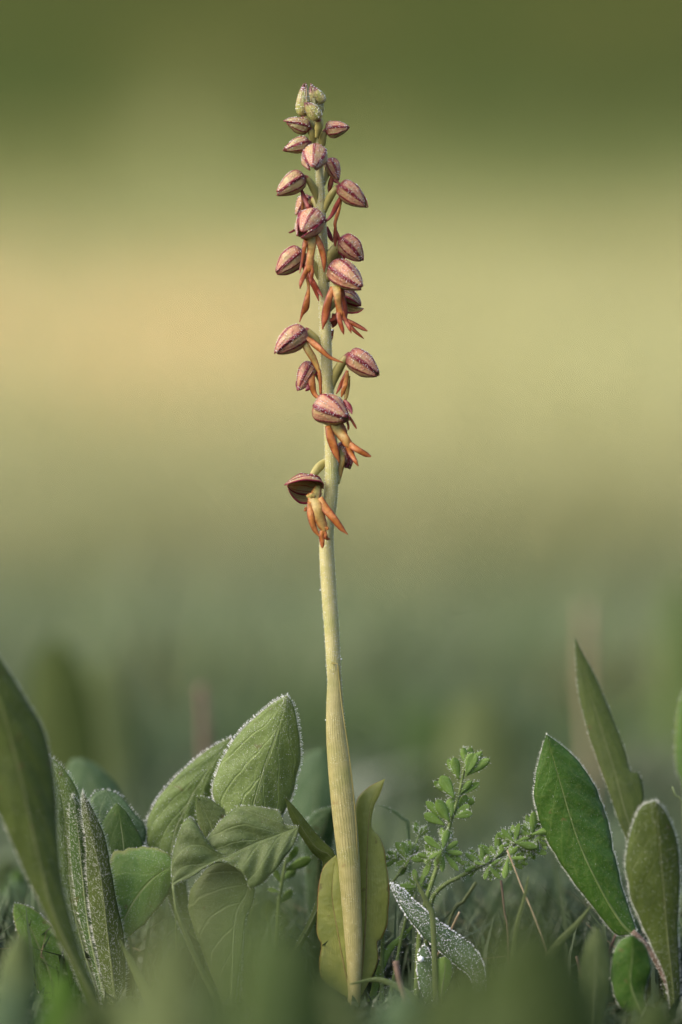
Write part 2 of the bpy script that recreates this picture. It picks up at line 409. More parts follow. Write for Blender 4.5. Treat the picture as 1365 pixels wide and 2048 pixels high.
M['dry_turf'] = plain_mat('dry_turf', (.35, .355, .17), (.43, .40, .20), .8, .6, .3)  # dry blades, sunlight on the slope mixed into their colour
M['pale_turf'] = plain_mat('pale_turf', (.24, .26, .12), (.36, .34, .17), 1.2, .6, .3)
n = 9000; xy = scatter(n, .06, 1.6, lambda y: .16 + .42 * y, 1.3)
V, F = blades(xy, rng.uniform(.012, .04, n) * (1 + .5 * xy[:, 1]), rng.uniform(.0007, .002, n), rng.uniform(.1, .9, n))
props(build('grass', V, F, M['turf_mid'], kind='stuff', origin=(0, .5, 0)), 'short dewy grass growing thickly behind the orchid', 'grass')
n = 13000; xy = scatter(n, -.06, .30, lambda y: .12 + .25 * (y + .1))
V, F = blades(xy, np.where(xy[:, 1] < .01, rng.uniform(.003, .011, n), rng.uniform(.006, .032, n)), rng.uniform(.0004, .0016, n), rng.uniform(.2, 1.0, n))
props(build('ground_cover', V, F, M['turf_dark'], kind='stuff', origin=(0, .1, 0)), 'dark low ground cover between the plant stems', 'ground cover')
n = 1100; xy = scatter(n, .004, .14, lambda y: .10 + .2 * y)
V, F = blades(xy, rng.uniform(.014, .042, n), rng.uniform(.00025, .0007, n), rng.uniform(.1, .8, n))
props(build('fine_grass', V, F, M['turf_mid'], kind='stuff', origin=(0, .05, 0)), 'fine thin grass blades tangled between the plant stems', 'grass')
n = 800; xy = scatter(n, .01, .26, lambda y: .12 + .25 * (y + .1)); z = gz(xy[:, 0], xy[:, 1])
az = rng.uniform(0, 6.28, n); b0 = np.column_stack([xy, z + rng.uniform(.001, .012, n)]); ln = rng.uniform(.008, .035, n)
V, F = hairs_mesh(b0, b0 + np.column_stack([np.cos(az) * ln, np.sin(az) * ln * .6, rng.uniform(-.25, .6, n) * ln]), rng.uniform(.00012, .00035, n))
props(build('plant_litter', V, F, M['litter'], kind='stuff', origin=(0, .1, 0)), 'fine dead straws and stalks littering the ground under the plants', 'litter')
n = 16000; xy = scatter(n, 1.3, 4.5, lambda y: .5 + .34 * y, 1.2)
V, F = blades(xy, rng.uniform(.03, .10, n), rng.uniform(.002, .005, n), rng.uniform(.1, .9, n))
props(build('meadow_grass', V, F, M['turf'], kind='stuff', origin=(0, 5, 0)), 'blurred green meadow grass on the level ground below the slope', 'grass')
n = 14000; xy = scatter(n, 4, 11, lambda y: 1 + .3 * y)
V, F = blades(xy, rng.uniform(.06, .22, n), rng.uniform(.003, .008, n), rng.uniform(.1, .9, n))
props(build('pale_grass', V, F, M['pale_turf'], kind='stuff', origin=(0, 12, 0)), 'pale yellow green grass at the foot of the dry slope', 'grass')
n = 9000; xy = scatter(n, 42, 60, lambda y: 1 + .26 * y)
V, F = blades(xy, rng.uniform(.12, .35, n), rng.uniform(.01, .02, n), rng.uniform(.1, .9, n))
props(build('bank_grass', V, F, M['bank_turf'], kind='stuff', origin=(0, 48, 4)), 'rough olive green grass on the bank below the trees', 'grass')
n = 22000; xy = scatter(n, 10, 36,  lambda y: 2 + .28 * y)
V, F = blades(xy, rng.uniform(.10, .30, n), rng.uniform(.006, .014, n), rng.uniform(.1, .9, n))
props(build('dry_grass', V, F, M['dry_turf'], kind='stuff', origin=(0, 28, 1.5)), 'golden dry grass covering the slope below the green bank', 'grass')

# ------------------------------------------------------------------ trees beyond the slope
def tree_meshes(seed):
    r = np.random.default_rng(seed)
    tr = Soup()
    def limb(p0, p1, r0, r1, bend):
        t = np.linspace(0, 1, 7)[:, None]; C = p0 * (1 - t) + p1 * t + np.sin(np.pi * t) * bend
        v, f, _ = tube(C, np.linspace(r0, r1, 7), k=7, side=(.3, -.9, .1)); tr.add(v, f)
    limb(np.array([0, 0, -.15]), np.array([.1, 0, 6.2]), .22, .05, np.array([.12, .05, 0]))
    ends = []
    for k in range(13):
        z0 = r.uniform(.9, 5); a = r.uniform(0, 6.28); ln = r.uniform(1.3, 2.4) * (1 - .06 * z0)
        e = np.array([math.cos(a) * ln, math.sin(a) * ln, z0 + r.uniform(.4, 1.4)])
        limb(np.array([.05, .02, z0]), e, .08, .02, np.array([0, 0, .15])); ends.append(e)
    cl = []
    for e in ends:
        for q in range(4): cl.append((e + r.normal(0, .5, 3), r.uniform(.45, .8)))
    for q in range(70):
        a = r.uniform(0, 6.28); z = r.uniform(.4, 7.6); rr = 2.3 * math.sin(math.pi * min(.98, (z + .6) / 8.6)) ** .6 * math.sqrt(r.uniform(.25, 1))
        cl.append((np.array([math.cos(a) * rr, math.sin(a) * rr, z]), r.uniform(.4, .8)))
    C = np.concatenate([c + nrm(r.normal(size=(46, 3))) * (rad * r.random((46, 1)) ** .4) for c, rad in cl])
    C[:, 2] = np.clip(C[:, 2], .1, None)
    n = len(C); u = nrm(r.normal(size=(n, 3))); v = nrm(np.cross(u, r.normal(size=(n, 3)))); L = r.uniform(.10, .20, (n, 1))
    V = np.stack([C - u * L, C + v * L * .5, C + u * L, C - v * L * .5], 1).reshape(-1, 3)
    F = np.arange(n * 4).reshape(-1, 4)
    return tr, V, F
def mk_tree(seed, crown, label, group):
    tr, V, F = tree_meshes(seed)
    o = empty('tree', (0, 0, 0)); props(o, label, 'tree', group)
    t = tr.build('trunk', M['bark'], o); c = build('crown', V, F, M[crown], o, smooth=False)
    return o, t, c
protos = [mk_tree(1, 'crown_olive', 'olive green blurred tree on the green bank above the golden slope', 'olive trees above the slope'),
          mk_tree(2, 'crown_green', 'deeper green blurred tree on the green bank above the golden slope', 'green trees above the slope'),
          mk_tree(3, 'crown_brown', 'brownish blurred tree on the green bank above the golden slope', 'brownish trees above the slope')]
used = [False] * 3
def place_tree(k, x, y, sc, rz):
    src = protos[k]
    if not used[k]: o, t, c = src; used[k] = True
    else:
        o, t, c = [q.copy() for q in src]
        for q in (o, t, c): scene.collection.objects.link(q)
        t.parent = o; c.parent = o
    o.location = (x, y, float(gz(np.array(x), np.array(y))) - .05); o.scale = (sc, sc, sc * 1.05); o.rotation_euler = (0, 0, rz)
for x, y, k, sc in [(-13, 52, 2, 1.0), (-9.5, 56, 0, 1.1), (-6.4, 54, 2, .95), (-3.6, 62, 2, 1.2), (-.6, 66, 0, 1.2), (1.9, 59, 1, 1.05), (4.4, 57, 1, 1.1), (5.6, 52, 0, .9), (8.8, 55, 1, 1.1), (13, 58, 0, 1.15)]:
    place_tree(k, x, y, sc, rnd.uniform(0, 6))
# ------------------------------------------------------------------ low bushes in the meadow
def bush(label, px, py, d, rad, hgt, mat, seed):
    r = np.random.default_rng(seed); b = P(px, py, d); x, y = b[0], b[1]; z = float(gz(np.array(x), np.array(y)))
    o = props(empty('low_bush', (x, y, z)), label, 'bush'); st = Soup()
    for k in range(9):
        a = r.uniform(0, 6.28); e = np.array([x + math.cos(a) * rad * r.uniform(.3, .9), y + math.sin(a) * rad * r.uniform(.3, .9), z + hgt * r.uniform(.5, .95)])
        t = np.linspace(0, 1, 6)[:, None]; v, f, _ = tube(np.array([x, y, z - .01]) * (1 - t) + e * t, np.linspace(.004, .0012, 6), k=5, side=(.3, -.9, .1)); st.add(v, f)
    st.build('stems', M['bark'], o)
    n = 1500; u = nrm(r.normal(size=(n, 3))) * r.random((n, 1)) ** .35; u[:, 2] = np.abs(u[:, 2])
    C = np.array([x, y, z]) + u * [rad, rad, hgt]; e1 = nrm(r.normal(size=(n, 3))); e2 = nrm(np.cross(e1, r.normal(size=(n, 3)))); L = r.uniform(.008, .018, (n, 1))
    V = np.stack([C - e1 * L, C + e2 * L * .5, C + e1 * L, C - e2 * L * .5], 1).reshape(-1, 3)
    build('foliage', V, np.arange(n * 4).reshape(-1, 4), M[mat], o, smooth=False)
M['bush_green'] = plain_mat('bush_green', (.09, .115, .035), (.13, .15, .055), 6, .6, .25)
M['bush_grey'] = plain_mat('bush_grey', (.09, .11, .07), (.14, .165, .10), 6, .6, .25)
bush('dark green low bush in the meadow behind the spear leaf', 1060, 1300, 4500, .17, .09, 'bush_green', 1)
bush('grey green low bush in the meadow behind the orchid stem', 520, 1290, 4200, .13, .07, 'bush_grey', 2)
bush('dark low bush in the meadow behind the hairy rosette', 130, 1330, 3400, .10, .07, 'bush_green', 3)
bush('grey low bush in the meadow behind the tan stem', 1290, 1340, 3000, .09, .06, 'bush_grey', 4)

# ------------------------------------------------------------------ grass tufts in the meadow
TUFTS = [('fresh green', (.12, .18, .06)), ('pale dewy', (.38, .42, .33)), ('dark green', (.045, .075, .025)), ('yellowish', (.27, .25, .10)), ('greyish green', (.15, .18, .11))]
for q, (cn, cc) in enumerate(TUFTS):
    M['tuft%d' % q] = plain_mat('tuft_%d' % q, tuple(v_ * .85 for v_ in cc), tuple(v_ * 1.15 for v_ in cc), 20, .5, .3)
for q in range(60):
    ty = .5 + 5.5 * rnd.random() ** 1.4; tx = rnd.uniform(-1, 1) * (.10 + .11 * (ty + 1.2)); kk = rnd.choice([0, 0, 1, 2, 2, 3, 4, 4]); n = 60
    rad = .02 + .018 * ty; xy = np.array([tx, ty]) + rng.normal(0, rad * .5, (n, 2))
    V, F = blades(xy, rng.uniform(.5, 1, n) * (.045 + .012 * ty), rng.uniform(.002, .0045, n) * (1 + .35 * ty), rng.uniform(.2, .9, n))
    te = empty('grass_tuft', (tx, ty, float(gz(np.array(tx), np.array(ty)))))
    build('blades', V, F, M['tuft%d' % kk], te, kind='stuff')
    props(te, TUFTS[kk][0] + ' blurred grass tuft in the meadow behind the plants', 'grass tuft', TUFTS[kk][0] + ' grass tufts')

# ------------------------------------------------------------------ leaves
def Z(n):
    ox, oy, s = {1: (520, 140, 4.875), 2: (520, 400, 4.875), 3: (520, 620, 4.875), 4: (520, 840, 4.875), 5: (0, 1250, 2.567), 6: (280, 1350, 2.625), 7: (700, 1400, 3.16), 8: (1000, 1250, 2.567), 0: (0, 0, 1)}[n]
    return lambda pts: [(ox + p[0] / s, oy + p[1] / s) + tuple(p[2:]) for p in pts]
def leaf(parent, zoom, mid, L, Rr, mat, d0=0.0, d1=None, sL=.3, sR=.3, n=34, m=7, hair=0, drops=0, surf=0, hl=1.1, vein=.012, nv=6, bulge=.07, wave=.05, name='leaf', midrib=True, seed=1, solid=.00028, tooth=0.0, dr=(.05, .12)):
    """blade spanned between its two edges and its midrib, first point = tip; d0/d1 depth in mm at tip and base"""
    r = np.random.default_rng(seed); zf = Z(zoom)
    d1 = d0 if d1 is None else d1
    mp, lp, rp = cr(zf(mid), n), cr(zf(L), n), cr(zf(Rr), n)
    dep = np.linspace(d0, d1, n)
    pm = np.array([P(x, y, d) for (x, y), d in zip(mp, dep)])
    V, UV = [], []
    edges = {}
    cols = []
    for side, ep, sl in ((-1, lp, sL), (1, rp, sR)):
        hw = np.linalg.norm(ep - mp, axis=1) * S
        ph = r.uniform(0, 6)
        de = dep + (sl * hw + wave * hw * np.sin(np.linspace(0, 14, n) + ph)) * 1000
        e2 = ep + (ep - mp) * (tooth * (np.abs(np.mod(np.arange(n) * .37, 1) - .5) - .25))[:, None]
        jit = np.convolve(r.normal(0, 1, n + 4), [.25, .5, .25], 'same')[2:-2] * .03 * np.sin(np.linspace(0, np.pi, n))
        e2 = e2 + (ep - mp) * jit[:, None]
        pe = np.array([P(x, y, d) for (x, y), d in zip(e2, de)])
        edges[side] = pe
        for j in range(1, m + 1):
            s_ = j / m
            p = pm * (1 - s_) + pe * s_
            fr = np.mod(np.linspace(0, 1, n) * nv - s_ * 1.6, 1)
            off = -bulge * hw * 4 * s_ * (1 - s_) - vein * hw * 4 * s_ * (1.2 - s_) * np.cos(2 * np.pi * fr)
            p = p + np.outer(off, [0, 1, 0])
            cols.append((side * s_, p))
    cols.append((0.0, pm)); cols.sort(key=lambda c: c[0])
    V = np.stack([c[1] for c in cols], 1); k = len(cols)
    UV = np.zeros((n, k, 3)); UV[:, :, 0] = [c[0] for c in cols]; UV[:, :, 1] = np.linspace(0, 1, n)[:, None]; UV[:, :, 2] = r.random()
    o = build(name, V.reshape(-1, 3), grid_faces(n, k), M[mat], parent, {'luv': UV.reshape(-1, 3)}, solid=solid, origin=pm[-1])
    B, T, ew = [], [], []
    def pick(cnt, fn):
        for _ in range(cnt):
            b, t = fn(); B.append(b); T.append(t)
    def on_edge():
        sd = r.choice((-1, 1)); q = r.uniform(0, n - 1.001); i = int(q); f = q - i
        b = edges[sd][i] * (1 - f) + edges[sd][i + 1] * f
        out = nrm(edges[sd][i] - pm[i]) if i > 0 else np.array([0, 0, 1.])
        dd = nrm(out + r.normal(0, .35, 3) + np.array([0, -.1, .35]))
        return b, b + dd * hl * .001 * r.uniform(.5, 1.2)
    def on_face():
        i = r.integers(1, n - 1); j = r.integers(1, k - 1); f, g = r.random(2)
        b = (V[i, j] * (1 - f) + V[i - 1, j] * f) * (1 - g) + (V[i, j - 1] * (1 - f) + V[i - 1, j - 1] * f) * g
        dd = nrm(np.array([0, -.55, .15]) + nrm(pm[0] - pm[-1]) * .5 + r.normal(0, .35, 3))
        return b, b + dd * hl * .001 * r.uniform(.4, .9)
    pick(hair, on_edge); pick(surf, on_face)
    if B:
        B = np.array(B); T = np.array(T)
        v, f = hairs_mesh(B, T, .00004); build('hairs', v, f, M['hair'], o, kind='stuff')
    if drops:
        if len(B):
            i = r.choice(len(B), min(drops, len(B)), replace=False); i = np.sort(i)
            C = B[i] * .25 + T[i] * .75; small = np.where(i < hair, 1.0, .55)
        else:
            C = np.array([on_edge()[0] for _ in range(drops)]); small = 1.0
        v, f = drops_mesh(C, (dr[0] * .6 + (dr[1] * 1.15 - dr[0] * .6) * r.random(len(C)) ** 2.2) * .001 * small); build('dew_drops', v, f, M['dew'], o, kind='stuff')
    if midrib:
        C = pm + np.array([0, -.00005, 0]); wdt = np.linspace(.00008, .00042, n)
        v, f, _ = tube(C, wdt, wdt * .8, k=6)
        build('midrib', v, f, M[mat + '_rib'] if mat + '_rib' in M else M['rib'], o)
    return o
M['rib'] = plain_mat('rib', (.16, .21, .085), (.21, .26, .12), 500, .5, .2)
M['leaf_dark_rib'] = plain_mat('rib_dark', (.11, .17, .05), (.15, .21, .075), 500, .5, .2)
M['leaf_olive_rib'] = plain_mat('rib_olive', (.10, .13, .045), (.13, .16, .06), 500, .5, .2)
M['orchid_leaf_rib'] = plain_mat('rib_orchid', (.24, .21, .06), (.30, .26, .09), 500, .4, .2)
def stalk(parent, zoom, pts, w0, w1, mat, n=24, name='stalk', hair=0, hl=.9, k=8, flat=1.0, seed=3, drops=0):
    """round stalk through pixel points (x, y, depth mm), half-widths in photograph pixels"""
    r = np.random.default_rng(seed)
    c = cr(Z(zoom)(pts), n); C = np.array([P(*p) for p in c]); hw = np.linspace(w0, w1, n) * S
    v, f, a = tube(C, hw, hw * flat, k)
    o = build(name, v, f, M[mat], parent, origin=C[-1] if parent else C[np.argmin(C[:, 2])])
    if hair:
        q = r.uniform(0, n - 1.01, hair); i = q.astype(int); fr = (q - i)[:, None]
        b = C[i] * (1 - fr) + C[i + 1] * fr; T = nrm(np.gradient(C, axis=0))[i]
        dd = nrm(np.cross(T, nrm(r.normal(size=(hair, 3)))))
        B = b + dd * hw[i][:, None] * .9; tp = B + nrm(dd + r.normal(0, .2, (hair, 3))) * (hl * .001 * r.uniform(.5, 1.1, (hair, 1)))
        v, f = hairs_mesh(B, tp, .000042); build('hairs', v, f, M['hair'], o, kind='stuff')
        if drops:
            v, f = drops_mesh(tp[:drops], r.uniform(.05, .11, drops) * .001); build('dew_drops', v, f, M['dew'], o, kind='stuff')
    return o

# ------------------------------------------------------------------ the orchid
ORCH = P(708, 2008, 0); ORCH[2] = -.002
orchid = props(empty('orchid', ORCH), 'tall orchid spike with hooded purple striped flowers and a yellow green stem', 'orchid')
STEM = [(627, 196, 0, 3.5), (632, 250, 0, 5.0), (637, 310, 0, 6.5), (641, 380, 0, 8.0), (644, 450, 0, 9.5), (647, 540, 0, 11), (650, 620, 0, 11), (653, 700, 0, 11), (656, 780, 0, 11.5), (661, 860, 0, 12.5), (664, 920, 0, 13.5), (662, 990, 0, 13.5), (655, 1055, 0, 13.5), (653.5, 1095, 0, 14.5), (658, 1180, 0, 15), (664, 1265, 0, 14.5), (668, 1340, 0, 14), (676, 1450, 1, 14), (690, 1650, 2, 14), (702, 1850, 2, 13), (708, 2010, 2, 12)]
c = cr(STEM, 90); SC = np.array([P(*p[:3]) for p in c]); SR = c[:, 3] * S
v, f, a = tube(SC, SR, k=20)
SR_px = c
uv = np.zeros((len(v), 3)); uv[:90 * 20, 0] = np.tile(np.arange(20) / 20, 90); uv[:90 * 20, 1] = np.repeat(np.linspace(0, 1, 90), 20)
stem = build('stem', v, f, M['stem'], orchid, {'luv': uv})
# short glandular hairs and dew on the stem
r = np.random.default_rng(5); nn = 8000
q = r.uniform(4, 66, nn); i = q.astype(int); fr = (q - i)[:, None]
b = SC[i] * (1 - fr) + SC[i + 1] * fr; an = r.uniform(0, 2 * np.pi, nn)
dd = np.column_stack([np.cos(an), np.sin(an), r.uniform(-.1, .25, nn)])
B = b + dd * SR[i][:, None] * .95; T = B + nrm(dd) * (r.uniform(.12, .38, (nn, 1)) * .001)
v, f = hairs_mesh(B, T, .00004); build('hairs', v, f, M['hair'], stem, kind='stuff')
sel = (r.random(nn) < .42); v, f = drops_mesh(T[sel], r.uniform(.03, .085, sel.sum()) * .001); build('dew_drops', v, f, M['dew'], stem, kind='stuff')
for (x, y, rr) in [(683, 1318, .28), (655, 1405, .3), (652, 1440, .22), (665, 660, .3), (641, 1180, .22)]:
    v, f = drops_mesh([P(x, y, -.5)], [rr * .001]); build('dew_drop', v, f, M['dew'], stem)

# sheathing leaf wrapped round the lower stem
sh = cr([(665, 1322, -1.2, 3, 2), (668, 1345, -1.3, 11, 3), (669, 1400, -1.6, 15.5, 8), (672, 1460, -2, 19.5, 12), (679, 1530, -2.3, 23, 14), (688, 1620, -2.5, 24, 15), (697, 1710, -2.6, 22.5, 15), (703, 1800, -2.4, 20, 14), (708, 1890, -2.2, 17.5, 13), (709, 1950, -2, 14, 12), (709, 2012, -2, 12, 11)], 70)
C = np.array([P(*p[:3]) for p in sh]); v, f, a = tube(C, sh[:, 3] * S, sh[:, 4] * S * 1.1, k=22)
uv = np.zeros((len(v), 3)); uv[:70 * 22, 0] = np.tile(np.arange(22) / 22, 70)
sheath = build('leaf_sheath', v, f, M['sheath'], orchid, {'luv': uv})
# the fine overlapped margin of the sheath
stalk(sheath, 0, [(664, 1326, -2.0), (670, 1320, -2.4), (676, 1330, -2.6), (683, 1400, -3.0), (690, 1450, -3.9), (700, 1520, -4.4), (712, 1640, -4.2), (716, 1740, -3.6)], 1.3, .8, 'orchid_leaf_rib', name='margin', k=6)
leaf(orchid, 6, [(1030, 945), (1010, 1150), (1040, 1350), (1080, 1560), (1120, 1700)], [(1030, 945), (965, 1010), (938, 1120), (932, 1270), (930, 1370), (952, 1412), (940, 1500), (960, 1600), (1100, 1700)],
     [(1030, 945), (1060, 1050), (1085, 1250), (1100, 1450), (1120, 1600), (1130, 1700)], 'orchid_leaf', 3, 1, .15, -.1, nv=0, vein=0, wave=.02, seed=11, drops=0)
leaf(orchid, 6, [(1285, 547), (1215, 680), (1195, 900), (1190, 1150), (1180, 1400), (1150, 1690)], [(1285, 547), (1200, 590), (1140, 660), (1130, 800), (1140, 1000), (1150, 1250), (1150, 1450), (1130, 1690)],
     [(1285, 547), (1262, 620), (1225, 700), (1215, 800), (1262, 855), (1292, 960), (1306, 1100), (1302, 1290), (1262, 1390), (1245, 1400), (1245, 1520), (1160, 1690)], 'orchid_leaf', 4, 3, .25, .2, n=44, nv=0, vein=0, wave=.05, seed=12)

TONE = np.array([(.44, .40, .13), (.50, .19, .042), (.34, .070, .026), (.19, .016, .035), (.36, .33, .14)])
def tone(t):
    i = np.clip(np.floor(t).astype(int), 0, 3); f = (t - i)[:, None]
    return TONE[i] * (1 - f) + TONE[np.minimum(i + 1, 3)] * f
def strips(zoom, defs, parent, k=14):
    sp = Soup(); sc = 4.875 if zoom else 1.0
    for pts, t0, t1 in defs:
        n = 8 + 5 * len(pts)
        p = cr([(x, y, d, h) for x, y, d, h in pts], n)
        xy = Z(zoom)([(q[0], q[1]) for q in p]); C = np.array([P(x, y, q[2]) for (x, y), q in zip(xy, p)])
        hw = p[:, 3] / sc * S * 1.02
        hw = hw * np.minimum(1, .45 + 3.2 * np.linspace(1, 0, n))
        v, f, a = tube(C, hw, np.minimum(hw * .2, .00018), k)
        curl = rng.uniform(.08, .25); v[:n * k, 1] += np.repeat(hw, k) * np.tile(np.cos(a) ** 2, n) * curl
        v[:n * k, 1] += np.repeat(hw * .25 * np.sin(np.linspace(0, 9, n) + rng.uniform(0, 6)), k) * np.tile(np.cos(a), n)
        tt = np.repeat(np.linspace(t0, t1, n), k); ed = np.tile(np.abs(np.cos(a)) ** 4, n)
        col = tone(np.clip(tt + ed * np.where(tt < 2, 1.5, .6), 0, 3)) * (1 - .35 * ed[:, None]); col = np.vstack([col, col[0], col[-1]])
        sp.add(v, f, col)
    return sp.build('lip', M['lip'], parent)

RT = np.array([0, .05, .12, .25, .40, .60, .78, .90, .97, 1]); RV = np.array([.20, .62, .85, .99, 1, .86, .58, .33, .15, .05])
ALLD = []
def sepals(parent, base, tip, Wd, dorsal, opn=0.0, pink=.4, mat='sepal', wide=.9, hook=.10, seed=0, nd=60, kind='sepal'):
    r = np.random.default_rng(seed)
    Wd = Wd * 1.05; opn = opn + r.uniform(.0, .22) if kind == 'sepal' and mat == 'sepal' else opn
    a = tip - base; L = np.linalg.norm(a); a = a / L
    nn = np.array(dorsal, float); nn = nrm(nn - nn.dot(a) * a); b = np.cross(a, nn)
    Rr = Wd / 2
    nt_, na = 18, 13
    t = np.linspace(0, 1, nt_)[:, None]
    end = 172 - 60 * opn
    for q, (a0, a1) in enumerate([(-64, 64), (58, end), (-58, -end)]):
        u = np.linspace(0, 1, na)[None]
        tl = 1 + r.uniform(-.08, .08)
        mid_, hw_ = (a0 + a1) / 2, (a1 - a0) / 2
        ang = np.radians(mid_ + hw_ * (2 * u - 1) * (1 - .1 * opn * t))
        rad = Rr * np.interp(t, RT, RV)
        rad = rad * (1 + .075 * np.exp(-((u - .5) / .09) ** 2) + .085 * np.abs(2 * u - 1) ** 6 + (0.015 if q == 0 else 0)) * (1 + opn * .45 * np.clip(t - .35, 0, 1) * (1 if q else .6))
        p1, p2, p3 = r.uniform(0, 6, 3)
        rad = rad * (1 + .035 * np.sin(6 * t + p1 + 3 * u) + .025 * np.sin(11 * t - 7 * u + p2) + .02 * np.sin(17 * u + p3))
        ctr = base + (a * L * tl)[None, None] * t[..., None] - nn * (L * hook) * ((t - .3) ** 2)[..., None] * np.where(t > .3, 1, 0)[..., None]
        am = math.radians(mid_); ctr = ctr + (nn * math.cos(am) + b * math.sin(am)) * (L * r.uniform(.0, .06)) * (t ** 5)[..., None]
        V = ctr + (nn * np.cos(ang)[..., None] + b * wide * np.sin(ang)[..., None]) * rad[..., None]
        UV = np.zeros((nt_, na, 3)); UV[..., 0] = u; UV[..., 1] = t; UV[..., 2] = pink * (1 - .9 * u ** 1.5) if q else pink
        build(kind, V.reshape(-1, 3), grid_faces(nt_, na)[:, ::-1] if q == 2 else grid_faces(nt_, na), M[mat], parent, {'luv': UV.reshape(-1, 3)}, solid=.00022, inner=M['sepal_inside'])
        if q and opn > .3 and mat == 'sepal':
            rr_ = np.interp(np.linspace(0, 1, nt_), [0, .15, .8, 1], [.00008, .00022, .00022, .00008])
            v, f, _ = tube(V[:, -1], rr_, k=6, side=(.2, -.9, .3)); build('rim', v, f, M['rim'], parent)
        if nd:
            i = r.integers(2, nt_ - 1, nd); j = r.integers(0, na, nd)
            pts = V[i, j]; nrmv = nrm(V[i, j] - ctr[i, 0])
            keep = (nrmv[:, 2] > -.1)
            ALLD.append((pts + nrmv * .00012)[keep])
def PZ(zoom, p):
    x, y = Z(zoom)([(p[0], p[1])])[0]; return P(x, y, p[2] if len(p) > 2 else 0)
fcount = [0]
def flower(zoom, base, tip, W, dorsal, ovary=None, lip=None, opn=0.0, pink=.4, orad=(5, 8, 4.5), bud=False, wide=.9, hook=.10, nd=60):
    fcount[0] += 1
    B = PZ(zoom, base); T = PZ(zoom, tip)
    e = empty('bud' if bud else 'flower', B, orchid)
    sepals(e, B, T, W / 4.875 * S, dorsal, opn, pink, 'bud' if bud else 'sepal', wide, hook, seed=100 + fcount[0], nd=nd)
    if ovary:
        p = cr(Z(zoom)(ovary), 20); C = np.array([P(*q) for q in p])
        hw = np.interp(np.linspace(0, 1, 20), [0, .15, .5, .85, 1], [orad[2], (orad[1] + orad[2]) / 2, orad[1], orad[0], orad[0] * .8]) * S
        v, f, a = tube(C, hw, hw * .9, k=12)
        tt = np.linspace(0, 1, 20); base_c = np.array([.40, .36, .12]); rib = (np.tile(np.cos(3 * a + .5), 20) > .3)
        col = np.repeat(np.where(tt[:, None] < .12, np.array([.24, .07, .06]), base_c), 12, axis=0); col[rib] *= .86
        col = np.vstack([col, col[0], col[-1]])
        build('ovary', v, f, M['ovary'], e, {'Col': col})
    if lip: strips(zoom, lip, e)
    return e
UP = (0, -.25, 1)
# buds at the top
flower(1, (575, 440, 3), (505, 150, 2), 130, (.8, -.5, .3), [(575, 430, 3), (585, 520, 2), (570, 640, 1)], bud=True, nd=110)
flower(1, (415, 450, -1), (432, 140, -1), 125, (-.4, -.9, .2), [(420, 440, -1), (470, 510, -1), (530, 600, 0)], bud=True, nd=90)
flower(1, (575, 480, -4), (458, 312, -5), 130, (.5, -.7, .5), [(570, 470, -4), (575, 540, -3), (555, 660, -2)], bud=True, nd=70)
flower(1, (600, 330, 2), (545, 180, 1), 110, (.7, -.7, .3), None, bud=True, nd=60)
# opening flowers
flower(1, (484, 566, -1), (252, 498, -3), 140, (.15, -.5, 1), [(478, 560, -1), (505, 620, -1), (530, 700, 0), (560, 790, 0)], pink=.15, nd=60)
flower(1, (648, 590, -1), (878, 545, -3), 145, (.1, -.5, 1), [(650, 580, -1), (620, 640, -1), (605, 740, 0), (595, 830, 0)], pink=.3, nd=60)
flower(1, (478, 705, -2), (245, 768, -4), 140, (0, -.4, 1), [(470, 700, -2), (500, 740, -1), (545, 830, 0)], pink=.2, nd=60)
flower(1, (540, 790, -3), (515, 940, -10), 215, (0, -.75, .75), [(540, 800, -2), (570, 830, -1), (590, 930, 0)], pink=.35, nd=120, wide=1.05)
flower(1, (668, 868, 2), (768, 1062, 1), 130, (.8, -.2, .6), [(670, 880, 2), (650, 1000, 2), (620, 1120, 1)], [([(690, 950, 1, 14), (725, 1060, 1, 22), (780, 1110, 0, 12)], 3, 2.6), ([(710, 1020, 1, 16), (690, 1110, 1, 26), (672, 1195, 1, 12)], 1.6, 2.2)], pink=.8, nd=50)
flower(1, (432, 1035, -2), (168, 1192, -4), 190, (-.15, -.45, 1), [(430, 1035, -2), (480, 1080, -2), (525, 1160, -1), (570, 1300, 0)],
       [([(405, 1165, -2, 14), (440, 1260, -3, 22), (475, 1345, -4, 18), (550, 1430, -3, 8)], 2.8, 2.2), ([(408, 1170, -1, 10), (420, 1260, -1, 16), (412, 1390, -1, 12)], 1, 1.2)], pink=.25)
flower(1, (778, 1125, -2), (1040, 1310, -4), 195, (.2, -.5, 1), [(785, 1125, -2), (725, 1180, -2), (670, 1270, -1), (620, 1410, 0)],
       [([(785, 1240, -2, 14), (745, 1330, -3, 24), (690, 1430, -5, 17), (592, 1515, -5, 7)], 2.2, 2.8),
        ([(795, 1250, -1, 12), (765, 1380, -1, 18), (735, 1490, -2, 16), (740, 1570, -2, 16)], .5, 1.8),
        ([(738, 1530, -2, 14), (735, 1640, -2, 20), (748, 1760, -2, 9)], 1.8, 2.3), ([(745, 1570, -2, 14), (785, 1670, -2, 16), (832, 1730, -3, 8)], 2.2, 2.7)], pink=.45)
# partly hidden red-lipped flower
flower(2, (505, -20, 6), (360, 140, 5), 170, (-.3, -.2, 1), [(505, -20, 5), (550, 30, 3), (585, 130, 1)], [([(450, 20, 4, 16), (490, 80, 3, 22), (550, 150, 2, 10)], 3, 2.8)], pink=.5)
